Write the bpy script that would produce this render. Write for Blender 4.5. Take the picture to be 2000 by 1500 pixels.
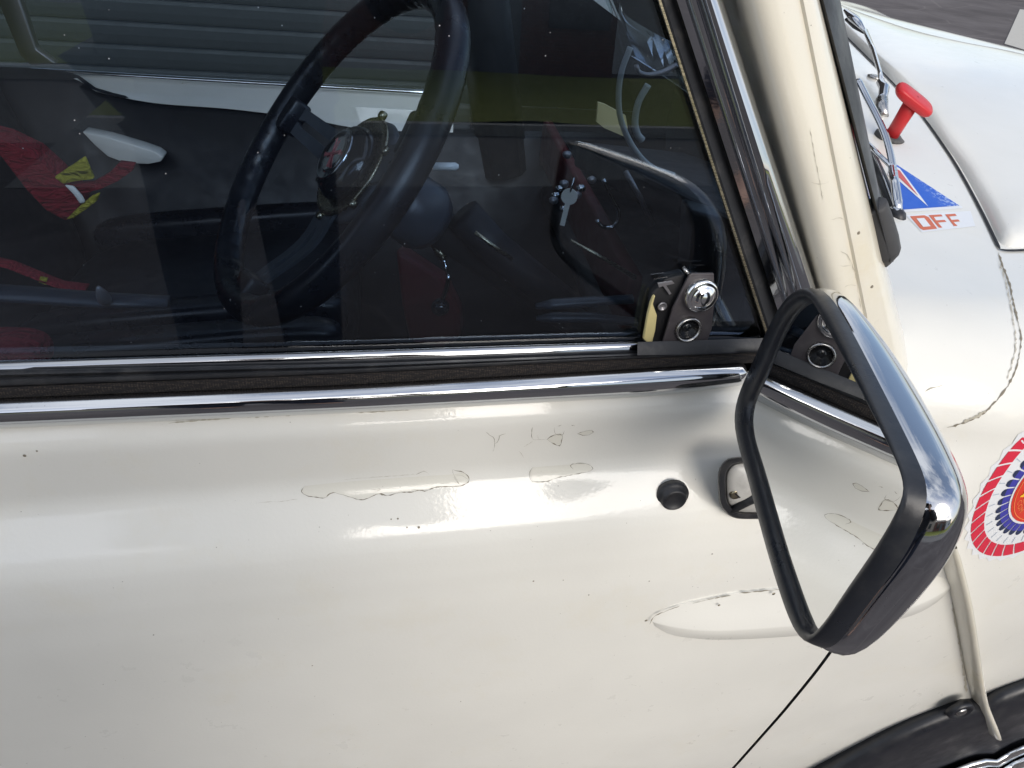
import bpy, bmesh, math, random
import numpy as np
from mathutils import Vector, Matrix
from mathutils.bvhtree import BVHTree
from mathutils.geometry import tessellate_polygon

random.seed(7)
for o in list(bpy.data.objects): bpy.data.objects.remove(o)
scene = bpy.context.scene
COL = scene.collection

# ------------------------------------------------------------------ camera
# X = towards the front of the car, Y = across the car (near door to far door), Z = up
F = 1350.0                                   # focal length in pixels of a 2000 px wide frame
RX = np.array([[0.9874712828136001, -0.01742596381435765, 0.15683367432921885],
               [-0.13508524266289362, -0.6070668008628135, 0.7830848463001285],
               [0.08156250874740142, -0.7944597126823547, -0.6018150231520483]])
CAM = np.array([-0.08559423, -0.42, 1.1906717])
cd = bpy.data.cameras.new("camera"); cam = bpy.data.objects.new("camera", cd); COL.objects.link(cam)
cd.sensor_width = 36.0; cd.lens = F / 2000 * 36.0; cd.clip_start = 0.01; cd.clip_end = 300
r_, u_, b_ = RX[:, 0], -RX[:, 1], -RX[:, 2]
cam.matrix_world = Matrix(((r_[0], u_[0], b_[0], CAM[0]), (r_[1], u_[1], b_[1], CAM[1]),
                           (r_[2], u_[2], b_[2], CAM[2]), (0, 0, 0, 1)))
scene.camera = cam

# ------------------------------------------------------------------ light
SUN_AZ = math.radians(168)                    # clockwise from +Y: behind the photographer, a little forward
SUN_EL = math.radians(31)
world = bpy.data.worlds.new("World"); scene.world = world; world.use_nodes = True
wn = world.node_tree.nodes; wl = world.node_tree.links
sky = wn.new("ShaderNodeTexSky"); sky.sky_type = 'NISHITA'; sky.sun_disc = False
sky.sun_elevation = SUN_EL; sky.sun_rotation = SUN_AZ; sky.dust_density = 2.0; sky.air_density = 1.0
# thin broken cloud, evenly bright over the whole dome
tc = wn.new("ShaderNodeTexCoord"); cn = wn.new("ShaderNodeTexNoise"); cn.inputs["Scale"].default_value = 2.2; cn.inputs["Detail"].default_value = 7; cn.inputs["Roughness"].default_value = .6
wl.new(tc.outputs["Generated"], cn.inputs["Vector"])
cr0 = wn.new("ShaderNodeMapRange"); cr0.inputs[1].default_value = .43; cr0.inputs[2].default_value = .62; cr0.inputs[3].default_value = .08; cr0.inputs[4].default_value = .95; wl.new(cn.outputs["Fac"], cr0.inputs[0])
cc = wn.new("ShaderNodeRGB"); cc.outputs[0].default_value = (5.6, 5.8, 6.15, 1)
mxw = wn.new("ShaderNodeMix"); mxw.data_type = 'RGBA'; wl.new(cr0.outputs[0], mxw.inputs[0]); wl.new(sky.outputs[0], mxw.inputs[6]); wl.new(cc.outputs[0], mxw.inputs[7])
wl.new(mxw.outputs[2], wn["Background"].inputs[0]); wn["Background"].inputs[1].default_value = 0.15
sl = bpy.data.lights.new("sun", 'SUN'); sl.energy = 1.25; sl.angle = math.radians(36); sl.color = (1.0, 0.965, 0.91)
sun = bpy.data.objects.new("sun", sl); COL.objects.link(sun)
SD = Vector((math.sin(SUN_AZ) * math.cos(SUN_EL), math.cos(SUN_AZ) * math.cos(SUN_EL), math.sin(SUN_EL)))
sun.rotation_euler = SD.to_track_quat('Z', 'Y').to_euler()
vs = scene.view_settings; vs.view_transform = 'Standard'; vs.look = 'None'; vs.gamma = 1.0; vs.exposure = 0.55
try: vs.use_curve_mapping = False
except Exception: pass

# ------------------------------------------------------------------ small maths
def ray(px, py): return RX @ np.array([px - 1000.0, py - 750.0, F])
def on_plane(px, py, p, n):
    d = ray(px, py); n = np.asarray(n, float)
    return CAM + d * (np.dot(np.asarray(p, float) - CAM, n) / np.dot(d, n))
def onY(px, py, y): return on_plane(px, py, (0, y, 0), (0, 1, 0))
def onZ(px, py, z): return on_plane(px, py, (0, 0, z), (0, 0, 1))
def proj(P):
    c = RX.T @ (np.asarray(P, float) - CAM); return 1000 + F * c[0] / c[2], 750 + F * c[1] / c[2]
NV = np.array([-0.05, 1.0, 0.0]); NV /= np.linalg.norm(NV)       # plane of the body side at the waist
def onV(px, py, off): return on_plane(px, py, -NV * off, NV)
NW = np.array([-0.05, 1.0, -0.08]); NW /= np.linalg.norm(NW)     # plane of the window glass (leans in)
PW = np.array([0.0, 0.014, 0.895])
def onW(px, py, off): return on_plane(px, py, PW - NW * off, NW)

def catmull(P, n):
    P = [np.asarray(p, float) for p in P]
    if len(P) == 2: return [P[0] + (P[1] - P[0]) * i / (n - 1) for i in range(n)]
    Q = [2 * P[0] - P[1]] + P + [2 * P[-1] - P[-2]]
    seg = [np.linalg.norm(P[i + 1] - P[i]) for i in range(len(P) - 1)]
    tot = sum(seg); cum = [0]
    for s in seg: cum.append(cum[-1] + s)
    out = []
    for i in range(n):
        t = tot * i / (n - 1); k = 0
        while k < len(seg) - 1 and t > cum[k + 1]: k += 1
        f = (t - cum[k]) / seg[k]
        a, b, c, d = Q[k], Q[k + 1], Q[k + 2], Q[k + 3]
        out.append(0.5 * ((2 * b) + (-a + c) * f + (2 * a - 5 * b + 4 * c - d) * f * f + (-a + 3 * b - 3 * c + d) * f ** 3))
    return out
def smooth(a, b, x):
    t = min(1, max(0, (x - a) / (b - a))); return t * t * (3 - 2 * t)
def lerp(a, b, t): return a + (b - a) * t

# ------------------------------------------------------------------ mesh building
class MB:
    def __init__(s): s.v = []; s.f = []
    def add(s, vs, fs):
        k = len(s.v); s.v += [tuple(map(float, p)) for p in vs]; s.f += [tuple(i + k for i in f) for f in fs]; return s
    def loft(s, rows, closed=False, flip=False):
        n = len(rows[0]); vs = [p for r in rows for p in r]; fs = []
        for i in range(len(rows) - 1):
            for j in range(n if closed else n - 1):
                q = (i * n + j, i * n + (j + 1) % n, (i + 1) * n + (j + 1) % n, (i + 1) * n + j)
                fs.append(q[::-1] if flip else q)
        return s.add(vs, fs)
    def cap(s, ring, flip=False):
        c = np.mean([np.asarray(p) for p in ring], 0); n = len(ring)
        return s.add(list(ring) + [c], [((i + 1) % n, i, n) if flip else (i, (i + 1) % n, n) for i in range(n)])
    def tube(s, path, r, n=10, caps=True, flat=1.0, up=None):
        P = [np.asarray(p, float) for p in path]; rows = []
        prev = None
        for i, p in enumerate(P):
            t = P[min(i + 1, len(P) - 1)] - P[max(i - 1, 0)]; t /= np.linalg.norm(t) + 1e-12
            ref = np.array(up if up is not None else (0, 0, 1.0)) if prev is None or up is not None else prev
            if abs(np.dot(ref, t)) > .98: ref = np.array((0, 1.0, 0))
            a = ref - t * np.dot(ref, t); a /= np.linalg.norm(a); prev = a
            b = np.cross(t, a); rr = r[i] if hasattr(r, '__len__') else r
            rows.append([p + rr * (math.cos(q) * a * flat + math.sin(q) * b) for q in [2 * math.pi * k / n for k in range(n)]])
        s.loft(rows, closed=True)
        if caps: s.cap(rows[0], True); s.cap(rows[-1])
        return s
    def lathe(s, prof, org, axis, n=28):
        ax = np.asarray(axis, float); ax /= np.linalg.norm(ax); org = np.asarray(org, float)
        ref = np.array((0, 0, 1.0)) if abs(ax[2]) < .9 else np.array((1.0, 0, 0))
        a = np.cross(ax, ref); a /= np.linalg.norm(a); b = np.cross(ax, a)
        rows = [[org + ax * h + r * (math.cos(2 * math.pi * k / n) * a + math.sin(2 * math.pi * k / n) * b) for k in range(n)] for r, h in prof]
        s.loft(rows, closed=True)
        if prof[0][0] > 1e-5: s.cap(rows[0], True)
        if prof[-1][0] > 1e-5: s.cap(rows[-1])
        return s
    def slab(s, poly, depth):
        """closed prism: polygon of points, extruded by the vector depth"""
        A = [np.asarray(p, float) for p in poly]; B = [p + np.asarray(depth, float) for p in A]; n = len(A)
        tr = tessellate_polygon([[Vector(p) for p in A]])
        s.add(A, [tuple(t) for t in tr]); s.add(B, [tuple(t)[::-1] for t in tr])
        return s.add(A + B, [(i, (i + 1) % n, n + (i + 1) % n, n + i) for i in range(n)])
    def box(s, c, ax, hx, ay, hy, az, hz):
        c = np.asarray(c, float); ax, ay, az = [np.asarray(q, float) for q in (ax, ay, az)]
        vs = [c + ax * hx * i + ay * hy * j + az * hz * k for i in (-1, 1) for j in (-1, 1) for k in (-1, 1)]
        return s.add(vs, [(0, 1, 3, 2), (4, 6, 7, 5), (0, 4, 5, 1), (2, 3, 7, 6), (0, 2, 6, 4), (1, 5, 7, 3)])
    def aabox(s, x0, x1, y0, y1, z0, z1):
        return s.box(((x0 + x1) / 2, (y0 + y1) / 2, (z0 + z1) / 2), (1, 0, 0), (x1 - x0) / 2, (0, 1, 0), (y1 - y0) / 2, (0, 0, 1), (z1 - z0) / 2)
    def build(s, name, mat, parent=None, smooth_=True, bevel=0, solid=0, sub=0, auto=None):
        me = bpy.data.meshes.new(name); me.from_pydata(s.v, [], s.f); me.update()
        bm = bmesh.new(); bm.from_mesh(me); bmesh.ops.remove_doubles(bm, verts=bm.verts, dist=1e-6)
        bmesh.ops.recalc_face_normals(bm, faces=bm.faces); bm.to_mesh(me); bm.free()
        o = bpy.data.objects.new(name, me); COL.objects.link(o); me.materials.append(mat)
        if smooth_:
            for p in me.polygons: p.use_smooth = True
            if auto is not None:
                m = o.modifiers.new("es", 'EDGE_SPLIT'); m.split_angle = math.radians(auto)
        if bevel:
            m = o.modifiers.new("bv", 'BEVEL'); m.width = bevel; m.segments = 2; m.limit_method = 'ANGLE'
        if solid:
            m = o.modifiers.new("so", 'SOLIDIFY'); m.thickness = abs(solid); m.offset = -1 if solid > 0 else 1
        if sub:
            m = o.modifiers.new("ss", 'SUBSURF'); m.levels = sub; m.render_levels = sub
        if parent is not None: attach(o, parent)
        return o
def attach(o, parent):
    o.parent = parent
    o.matrix_parent_inverse = Matrix.Translation(-parent.location) if parent.type == 'EMPTY' else Matrix.Identity(4)
def thing(name, label, cat, loc=(0, 0, 0), group=None):
    o = bpy.data.objects.new(name, None); COL.objects.link(o); o.location = loc; o.empty_display_size = .05
    tag(o, label, cat, group); return o
def tag(o, label=None, cat=None, group=None, kind=None):
    if label: o["label"] = label
    if cat: o["category"] = cat
    if group: o["group"] = group
    if kind: o["kind"] = kind
    return o
def bvh_of(o):
    me = o.data; return BVHTree.FromPolygons([v.co.copy() for v in me.vertices], [tuple(p.vertices) for p in me.polygons])
def cast(trees, px, py):
    d = Vector(ray(px, py)).normalized(); best = None
    for t in trees:
        h = t.ray_cast(Vector(CAM), d)
        if h[0] is not None and (best is None or h[3] < best[3]): best = h
    if best is None: return None
    n = best[1]
    if n.dot(d) > 0: n = -n
    return np.array(best[0]), np.array(n)

# ------------------------------------------------------------------ materials
def mat(name, col=(.8, .8, .8), rough=.5, metal=0.0, coat=0.0, spec=.5):
    m = bpy.data.materials.new(name); m.use_nodes = True
    b = m.node_tree.nodes["Principled BSDF"]
    b.inputs["Base Color"].default_value = (*col, 1); b.inputs["Roughness"].default_value = rough
    b.inputs["Metallic"].default_value = metal; b.inputs["Coat Weight"].default_value = coat
    b.inputs["Coat Roughness"].default_value = 0.03; b.inputs["Specular IOR Level"].default_value = spec
    return m
class NT:
    def __init__(s, m):
        s.n = m.node_tree.nodes; s.l = m.node_tree.links; s.b = s.n["Principled BSDF"]
        s.co = s.n.new("ShaderNodeTexCoord").outputs["Object"]
    def noise(s, scale, detail=2, rough=.5, vec=None, dist=0):
        t = s.n.new("ShaderNodeTexNoise"); t.inputs["Scale"].default_value = scale; t.inputs["Detail"].default_value = detail
        t.inputs["Roughness"].default_value = rough; t.inputs["Distortion"].default_value = dist
        s.l.new(vec or s.co, t.inputs["Vector"]); return t.outputs["Fac"]
    def voro(s, scale, feature='F1', out="Distance", vec=None, rnd=1.0):
        t = s.n.new("ShaderNodeTexVoronoi"); t.inputs["Scale"].default_value = scale; t.feature = feature
        t.inputs["Randomness"].default_value = rnd
        s.l.new(vec or s.co, t.inputs["Vector"]); return t.outputs[out]
    def ramp(s, fac, *stops):
        t = s.n.new("ShaderNodeValToRGB"); e = t.color_ramp.elements
        while len(e) < len(stops): e.new(.5)
        for k, (p, c) in zip(e, stops):
            k.position = p; k.color = (c, c, c, 1) if not hasattr(c, '__len__') else (*c, 1)
        s.l.new(fac, t.inputs[0]); return t.outputs[0]
    def mix(s, fac, a, b, mode='MIX'):
        t = s.n.new("ShaderNodeMix"); t.data_type = 'RGBA'; t.blend_type = mode
        for sock, v in ((t.inputs[0], fac), (t.inputs[6], a), (t.inputs[7], b)):
            if isinstance(v, (int, float)): sock.default_value = v
            elif isinstance(v, tuple): sock.default_value = (*v, 1)
            else: s.l.new(v, sock)
        return t.outputs[2]
    def math(s, op, a, b=0.0):
        t = s.n.new("ShaderNodeMath"); t.operation = op
        for sock, v in ((t.inputs[0], a), (t.inputs[1], b)):
            if isinstance(v, (int, float)): sock.default_value = v
            else: s.l.new(v, sock)
        return t.outputs[0]
    def bump(s, h, strength=.2, dist=.001, normal=None):
        t = s.n.new("ShaderNodeBump"); t.inputs["Strength"].default_value = strength; t.inputs["Distance"].default_value = dist
        s.l.new(h, t.inputs["Height"])
        if normal: s.l.new(normal, t.inputs["Normal"])
        return t.outputs[0]
    def scale(s, x, y, z):
        t = s.n.new("ShaderNodeMapping"); t.inputs["Scale"].default_value = (x, y, z); s.l.new(s.co, t.inputs[0]); return t.outputs[0]
    def set(s, sock, v): s.l.new(v, s.b.inputs[sock]); return s

def paint(name, col, dirt=.5):
    m = mat(name, col, .38, coat=.9, spec=.12); t = NT(m)
    blot = t.noise(3.5, 4, .6); fine = t.noise(38, 5, .65)
    c = t.mix(t.ramp(blot, (.35, 0), (.7, 1)), tuple(x * .95 for x in col), tuple(min(1, x * 1.03) for x in col))
    yel = t.ramp(t.noise(9, 6, .7), (.56, 0), (.74, 1))
    c = t.mix(t.math('MULTIPLY', yel, .35 * dirt), c, (col[0] * .90, col[1] * .82, col[2] * .62))
    # sparse road-dirt specks of several sizes
    v = t.voro(170); sp = t.ramp(v, (0.05, 1), (0.09, 0))
    gate = t.ramp(t.noise(60, 2), (.60, 0), (.64, 1))
    c = t.mix(t.math('MULTIPLY', t.math('MULTIPLY', sp, gate), .8), c, (.16, .13, .10))
    v2 = t.voro(600); sp2 = t.ramp(v2, (0.07, 1), (0.13, 0)); gate2 = t.ramp(t.noise(23, 3), (.52, 0), (.6, 1))
    c = t.mix(t.math('MULTIPLY', t.math('MULTIPLY', sp2, gate2), .2), c, (.20, .17, .13))
    # faint wiping scratches
    sc = t.noise(1.0, 2, .5, vec=t.scale(30, 30, 900)); scr = t.ramp(sc, (.68, 0), (.74, 1))
    c = t.mix(t.math('MULTIPLY', scr, .10), c, (.85, .84, .8))
    t.set("Base Color", c)
    rg = t.ramp(fine, (.3, .26), (.7, .44)); t.set("Roughness", rg)
    cr = t.ramp(t.noise(14, 4, .6), (.35, .025), (.75, .14)); t.set("Coat Roughness", cr)
    op = t.noise(330, 2, .5); lo = t.noise(16, 2, .5)
    nb = t.bump(lo, .10, .004); nb = t.bump(op, .15, .0006, nb)
    t.set("Normal", nb); t.l.new(nb, t.b.inputs["Coat Normal"])
    return m
CREAM = (.74, .725, .67)
M_paint = paint("cream_paint", CREAM)
M_paint_dirty = paint("cream_paint_grimy", (.69, .65, .55), 1.0)
def metalm(name, col, rough, scr=.06):
    m = mat(name, col, rough, 1.0); t = NT(m)
    s1 = t.noise(1, 3, .6, vec=t.scale(14, 300, 900)); sp = t.ramp(t.voro(260), (.06, 1), (.12, 0))
    g = t.ramp(t.noise(30, 3), (.55, 0), (.65, 1))
    sp = t.math('MULTIPLY', sp, g)
    t.set("Roughness", t.math('ADD', t.ramp(s1, (.4, rough * .7), (.75, rough + scr)), t.math('MULTIPLY', sp, .3)))
    t.set("Base Color", t.mix(t.math('MULTIPLY', sp, .7), col, tuple(x * .25 for x in col)))
    t.set("Normal", t.bump(t.noise(60, 3, .6), .05, .001)); return m
M_chrome = metalm("chrome", (.53, .545, .57), .06)
M_sill = metalm("dark_chrome", (.36, .375, .40), .09)  # darker than the other chrome, for the sill moulding
M_bright = metalm("polished_steel", (.86, .86, .85), .10)
M_grey_metal = metalm("dull_steel", (.42, .41, .40), .28)
def rubber(name, col, rough=.45, grain=500, dust=.25):
    m = mat(name, col, rough, spec=.45); t = NT(m)
    d = t.ramp(t.noise(45, 5, .7), (.5, 0), (.75, 1))
    t.set("Base Color", t.mix(t.math('MULTIPLY', d, dust), col, (.16, .15, .14)))
    t.set("Roughness", t.ramp(t.noise(25, 4, .6), (.3, rough - .1), (.7, rough + .15)))
    t.set("Normal", t.bump(t.noise(grain, 2), .15, .0006)); return m
M_rubber = rubber("black_rubber", (.016, .017, .020), .42)
M_sealworn = rubber("weathered_seal", (.045, .045, .047), .6, 160, .6)
M_rim = rubber("mirror_edge_rubber", (.014, .016, .021), .32, 300, .12)
M_arch = rubber("arch_plastic", (.011, .012, .016), .36, 260, .10)
M_trim = rubber("black_trim", (.0045, .005, .008), .5, 700, .03)
M_leather = rubber("wheel_leather", (.009, .010, .014), .27, 900, .06)
M_spoke = rubber("satin_spoke", (.06, .063, .07), .42, 400, .1)
M_black = mat("flat_black", (.006, .006, .008), .7)
M_glossblack = mat("gloss_black", (.008, .009, .011), .12)
M_red = rubber("red_plastic", (.50, .018, .022), .38, 200, .05)
M_redcloth = rubber("red_cloth", (.20, .008, .018), .8, 800, .03)
def folds(m):
    t = NT(m); t.set("Normal", t.bump(t.noise(1.0, 3, .55, vec=t.scale(28, 28, 60), dist=1.5), .9, .02)); return m
M_redcloth = folds(M_redcloth)
M_redpaint = rubber("dark_red_trim", (.085, .008, .010), .5, 300, .05)
M_yellow = rubber("yellow_cloth", (.36, .33, .03), .75, 800, .05)
M_yellow = folds(M_yellow)
M_foam = rubber("yellowed_foam", (.55, .47, .22), .85, 400, .1)
M_white = mat("white_plastic", (.75, .76, .74), .4)
M_whitecable = mat("white_cable", (.30, .33, .34), .35)
M_plate = rubber("catch_plate_grey", (.055, .048, .052), .42, 300, .3)
M_silver = mat("silver_plastic", (.26, .25, .26), .3, .6)
M_greylever = mat("grey_lever", (.035, .042, .055), .35)
M_tan = mat("tan_label", (.52, .44, .24), .6)
M_brass = metalm("worn_brass", (.42, .37, .26), .35)
M_crack = mat("crack_dirt", (.22, .195, .15), .9, spec=.1)
M_crackpale = mat("crack_dirt_pale", (.43, .40, .33), .9, spec=.1)
def weave():
    m = mat("woven_weatherstrip", (.03, .022, .017), .9); t = NT(m)
    v = t.voro(900, rnd=.4, vec=t.scale(.6, 1, 1)); t.set("Base Color", t.ramp(v, (.1, (.060, .045, .034)), (.45, (.008, .006, .006))))
    t.set("Normal", t.bump(v, .7, .001)); return m
M_weave = weave()
def glassm(name, tint, dust=0.0, ior=1.52):
    m = bpy.data.materials.new(name); m.use_nodes = True; n = m.node_tree.nodes; l = m.node_tree.links
    n.remove(n["Principled BSDF"]); out = n["Material Output"]
    tr = n.new("ShaderNodeBsdfTransparent"); tr.inputs[0].default_value = (*tint, 1)
    gl = n.new("ShaderNodeBsdfGlossy"); gl.inputs["Roughness"].default_value = 0.0; gl.inputs[0].default_value = (1, 1, 1, 1)
    fr = n.new("ShaderNodeFresnel"); fr.inputs[0].default_value = ior
    mx = n.new("ShaderNodeMixShader"); l.new(fr.outputs[0], mx.inputs[0]); l.new(tr.outputs[0], mx.inputs[1]); l.new(gl.outputs[0], mx.inputs[2])
    last = mx.outputs[0]
    if dust:
        co = n.new("ShaderNodeTexCoord").outputs["Object"]
        v = n.new("ShaderNodeTexVoronoi"); v.inputs["Scale"].default_value = 130; l.new(co, v.inputs["Vector"])
        r = n.new("ShaderNodeValToRGB"); r.color_ramp.elements[0].position = .035; r.color_ramp.elements[0].color = (1, 1, 1, 1)
        r.color_ramp.elements[1].position = .06; r.color_ramp.elements[1].color = (0, 0, 0, 1); l.new(v.outputs["Distance"], r.inputs[0])
        ns = n.new("ShaderNodeTexNoise"); ns.inputs["Scale"].default_value = 40; l.new(co, ns.inputs["Vector"])
        r2 = n.new("ShaderNodeValToRGB"); r2.color_ramp.elements[0].position = .56; r2.color_ramp.elements[0].color = (0, 0, 0, 1); r2.color_ramp.elements[1].position = .6
        r2.color_ramp.elements[1].color = (.8, .8, .8, 1); l.new(ns.outputs["Fac"], r2.inputs[0])
        mu = n.new("ShaderNodeMath"); mu.operation = 'MULTIPLY'; l.new(r.outputs[0], mu.inputs[0]); l.new(r2.outputs[0], mu.inputs[1])
        ns2 = n.new("ShaderNodeTexNoise"); ns2.inputs["Scale"].default_value = 5; ns2.inputs["Detail"].default_value = 6; l.new(co, ns2.inputs["Vector"])
        r3 = n.new("ShaderNodeMapRange"); r3.inputs[1].default_value = .4; r3.inputs[2].default_value = .8; r3.inputs[3].default_value = 0; r3.inputs[4].default_value = dust
        l.new(ns2.outputs["Fac"], r3.inputs[0])
        ad = n.new("ShaderNodeMath"); ad.operation = 'ADD'; ad.use_clamp = True; l.new(mu.outputs[0], ad.inputs[0]); l.new(r3.outputs[0], ad.inputs[1])
        df = n.new("ShaderNodeBsdfDiffuse"); df.inputs[0].default_value = (.5, .5, .52, 1)
        m2 = n.new("ShaderNodeMixShader"); l.new(ad.outputs[0], m2.inputs[0]); l.new(last, m2.inputs[1]); l.new(df.outputs[0], m2.inputs[2]); last = m2.outputs[0]
    l.new(last, out.inputs[0]); return m
M_glass = glassm("window_glass", (.68, .76, .85), .003)
M_glass_far = glassm("clear_glass", (.86, .89, .89), 0.0, 1.12)
M_mirror = mat("mirror_silver", (.90, .91, .91), .005, 1.0)

# ------------------------------------------------------------------ ground and surroundings
def asphalt():
    m = mat("asphalt", (.07, .062, .062), .95, spec=.0); t = NT(m)
    b = t.noise(.9, 5, .6); g = t.noise(60, 3, .6); pt = t.voro(.8, 'F1', "Color"); cr = t.voro(1.1, 'DISTANCE_TO_EDGE')
    c = t.mix(t.ramp(b, (.35, 0), (.65, 1)), (.095, .088, .088), (.16, .147, .147)); c = t.mix(t.math('MULTIPLY', g, .5), c, (.09, .083, .084))
    c = t.mix(t.ramp(cr, (0, .35), (.02, 0)), c, (.20, .18, .175))
    t.set("Base Color", c); t.set("Normal", t.bump(g, .5, .01)); return m
M_asphalt = asphalt()
M_concrete = rubber("pale_concrete", (.42, .40, .36), .9, 60, .3)
g = MB(); g.add([(-70, -70, 0), (70, -70, 0), (70, 70, 0), (-70, 70, 0)], [(0, 1, 2, 3)])
tag(g.build("ground", M_asphalt, smooth_=False), kind="structure")

# kerb, verge and the houses over the road: they are only seen mirrored in the glass and the chrome
M_grass = rubber("sunlit_grass", (.23, .25, .045), .95, 90, .1)  # green brightened in the colour itself to stand for sunlit grass
M_road = rubber("sunlit_road", (.17, .165, .16), .95, 30, .25)  # paler than the asphalt: sunlight on the road put into its colour
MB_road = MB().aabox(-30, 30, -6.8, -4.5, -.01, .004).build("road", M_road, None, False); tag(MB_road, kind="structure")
kb = MB().aabox(-25, 25, -6.95, -6.8, -.05, .11); tag(kb.build("kerb", M_concrete, smooth_=False), kind="structure")
vg = MB(); rows = []
for j in range(12):
    y = -6.95 - j * .45; rows.append([(-25 + i * 1.0, y, .10 + .05 * math.sin(i * 1.7 + j) * random.random() + .012 * j) for i in range(51)])
vg.loft(rows); tag(vg.build("grass_verge", M_grass), kind="structure")
tag(MB().slab([onZ(*p, .008) for p in ((1992, 18), (1962, 85), (2140, 140), (2200, 40))], (0, 0, -.004)).build("pavement", M_concrete, None, False), kind="structure")
def brickm():
    m = mat("brick_wall", (.2, .08, .06), .9); t = NT(m); br = t.n.new("ShaderNodeTexBrick"); t.l.new(t.scale(1, 1, 1), br.inputs[0])
    mp = t.n.new("ShaderNodeCombineXYZ"); sx = t.n.new("ShaderNodeSeparateXYZ"); t.l.new(t.co, sx.inputs[0])
    t.l.new(sx.outputs[0], mp.inputs[0]); t.l.new(sx.outputs[2], mp.inputs[1]); t.l.new(mp.outputs[0], br.inputs[0])
    br.inputs["Color1"].default_value = (.17, .065, .05, 1); br.inputs["Color2"].default_value = (.11, .045, .04, 1); br.inputs["Mortar"].default_value = (.2, .17, .15, 1)
    br.inputs["Scale"].default_value = 4.5; br.inputs["Mortar Size"].default_value = .012; t.set("Base Color", br.outputs[0]); return m
M_brick = brickm(); M_slate = rubber("roof_slate", (.05, .05, .058), .7, 30, .2); M_render = rubber("white_render", (.80, .80, .78), .9, 40, .05)
M_doorgrey = mat("house_door_paint", (.10, .12, .14), .5); M_pane = mat("dark_pane", (.03, .035, .04), .05)
hs = thing("brick_house", "dark red brick house across the road, mirrored in the window", "house", (2.0, -12.5, 0))
MB().aabox(-.2, 4.95, -18, -12.2, 0, 2.7).build("wall", M_brick, hs, False)
MB().slab([(-.08, -11.9, 2.7), (-.08, -18.3, 2.7), (-.08, -15.1, 3.9)], (5.3, 0, 0)).build("roof", M_slate, hs, False)
MB().aabox(2.3, 3.2, -12.18, -12.1, .15, 2.1).build("door", M_doorgrey, hs, False)
for x in (.8, 3.7): MB().aabox(x, x + 1.1, -12.19, -12.12, .95, 2.1).build("window", M_pane, hs, False)
M_brick2 = rubber("pale_brick", (.42, .34, .29), .9, 40, .1)
h2 = thing("sky_blocker_house", "tall pale brick house added unseen behind the photographer to block sky from the door", "house", (-5, -13, 0))  # added out of view: blocks sky on the door's left, pale for bounce
MB().aabox(-11, -.35, -19, -12.4, 0, 4.3).build("wall", M_brick2, h2, False)
MB().slab([(-11.3, -12.1, 4.3), (-11.3, -19.3, 4.3), (-11.3, -15.7, 5.9)], (11.2, 0, 0)).build("roof", M_slate, h2, False)
for x in (-9.5, -6.3, -3.1):
    for z in (.8, 2.7): MB().aabox(x, x + 1.3, -12.38, -12.3, z, z + 1.3).build("window", M_pane, h2, False)
wh = thing("white_building", "white rendered building beside the brick house, mirrored in the window", "building", (9, -18, 0))
MB().aabox(6.3, 13, -22, -16.2, .0, 3.0).build("wall", M_render, wh, False)
MB().slab([(6.1, -15.9, 3.0), (6.1, -22.3, 3.0), (6.1, -19, 4.0)], (7.2, 0, 0)).build("roof", M_slate, wh, False)
for x in (9.0, 11.2): MB().aabox(x, x + 1.2, -16.19, -16.12, .9, 2.0).build("window", M_pane, wh, False)

# garage front beyond the far side of the car
M_slat = rubber("shutter_grey", (.060, .063, .062), .6, 120, .2)
gs = thing("roller_shutter", "grey ribbed roller shutter seen through the far window", "shutter", (-.9, 2.45, 0))
SH0, SH1 = -4.2, .20
for k in range(26):
    z0 = .02 + k * .076
    pr = [(0, z0), (-.006, z0 + .003), (-.0075, z0 + .012), (-.0085, z0 + .035), (-.007, z0 + .062), (-.002, z0 + .0725), (0, z0 + .0745), (.004, z0 + .0745), (.004, z0)]
    MB().slab([(SH0, 2.45 + a, b) for a, b in pr], (SH1 - SH0, 0, 0)).build("slat", M_slat, gs, False)
for x in (SH0 - .06, SH1): MB().aabox(x, x + .06, 2.40, 2.5, 0, 2.1).build("guide_rail", M_grey_metal, gs, False, bevel=.004)
M_dark = rubber("tarred_boards", (.014, .013, .015), .8, 40, .1)
gw = thing("garage_wall", "dark boarded garage wall beside the roller shutter", "wall", (1.1, 2.6, 0))
MB().aabox(SH1 + .06, 1.45, 2.42, 2.9, 0, 2.6).build("boarding", M_dark, gw, False)
MB().aabox(SH0 - 1, 1.45, 2.52, 2.9, 1.998, 2.6).build("lintel", M_dark, gw, False)

# ------------------------------------------------------------------ the car
car = thing("car", "cream vintage small car with chrome trim, cracked paint and wing mirror", "car", (0, .5, 0))

PROF = [(.10, .036), (.2, .042), (.35, .048), (.5, .051), (.6, .0515), (.66, .051), (.70, .0485), (.722, .0455), (.735, .0425), (.744, .0385), (.754, .0318), (.764, .0238),
        (.774, .0155), (.782, .0108), (.790, .0092), (.81, .0085), (.832, .0078), (.8385, .0066), (.842, .0045), (.846, .0012), (.852, -.002), (.880, -.006)]
pz = np.array([p[0] for p in PROF]); po = np.array([p[1] for p in PROF])
PROF2 = [(.10, .036), (.2, .042), (.35, .048), (.5, .050), (.6, .049), (.7, .043), (.76, .036), (.795, .030), (.86, .028)]
qz = np.array([p[0] for p in PROF2]); qo = np.array([p[1] for p in PROF2])
def taper(x): return .05 * x
def door_y(x, z): return taper(x) - float(np.interp(z, pz, po))
def side_y(x, z):
    w = smooth(.36, .48, x)
    return taper(x) - lerp(float(np.interp(z, pz, po)), float(np.interp(z, qz, qo)), w)
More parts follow.
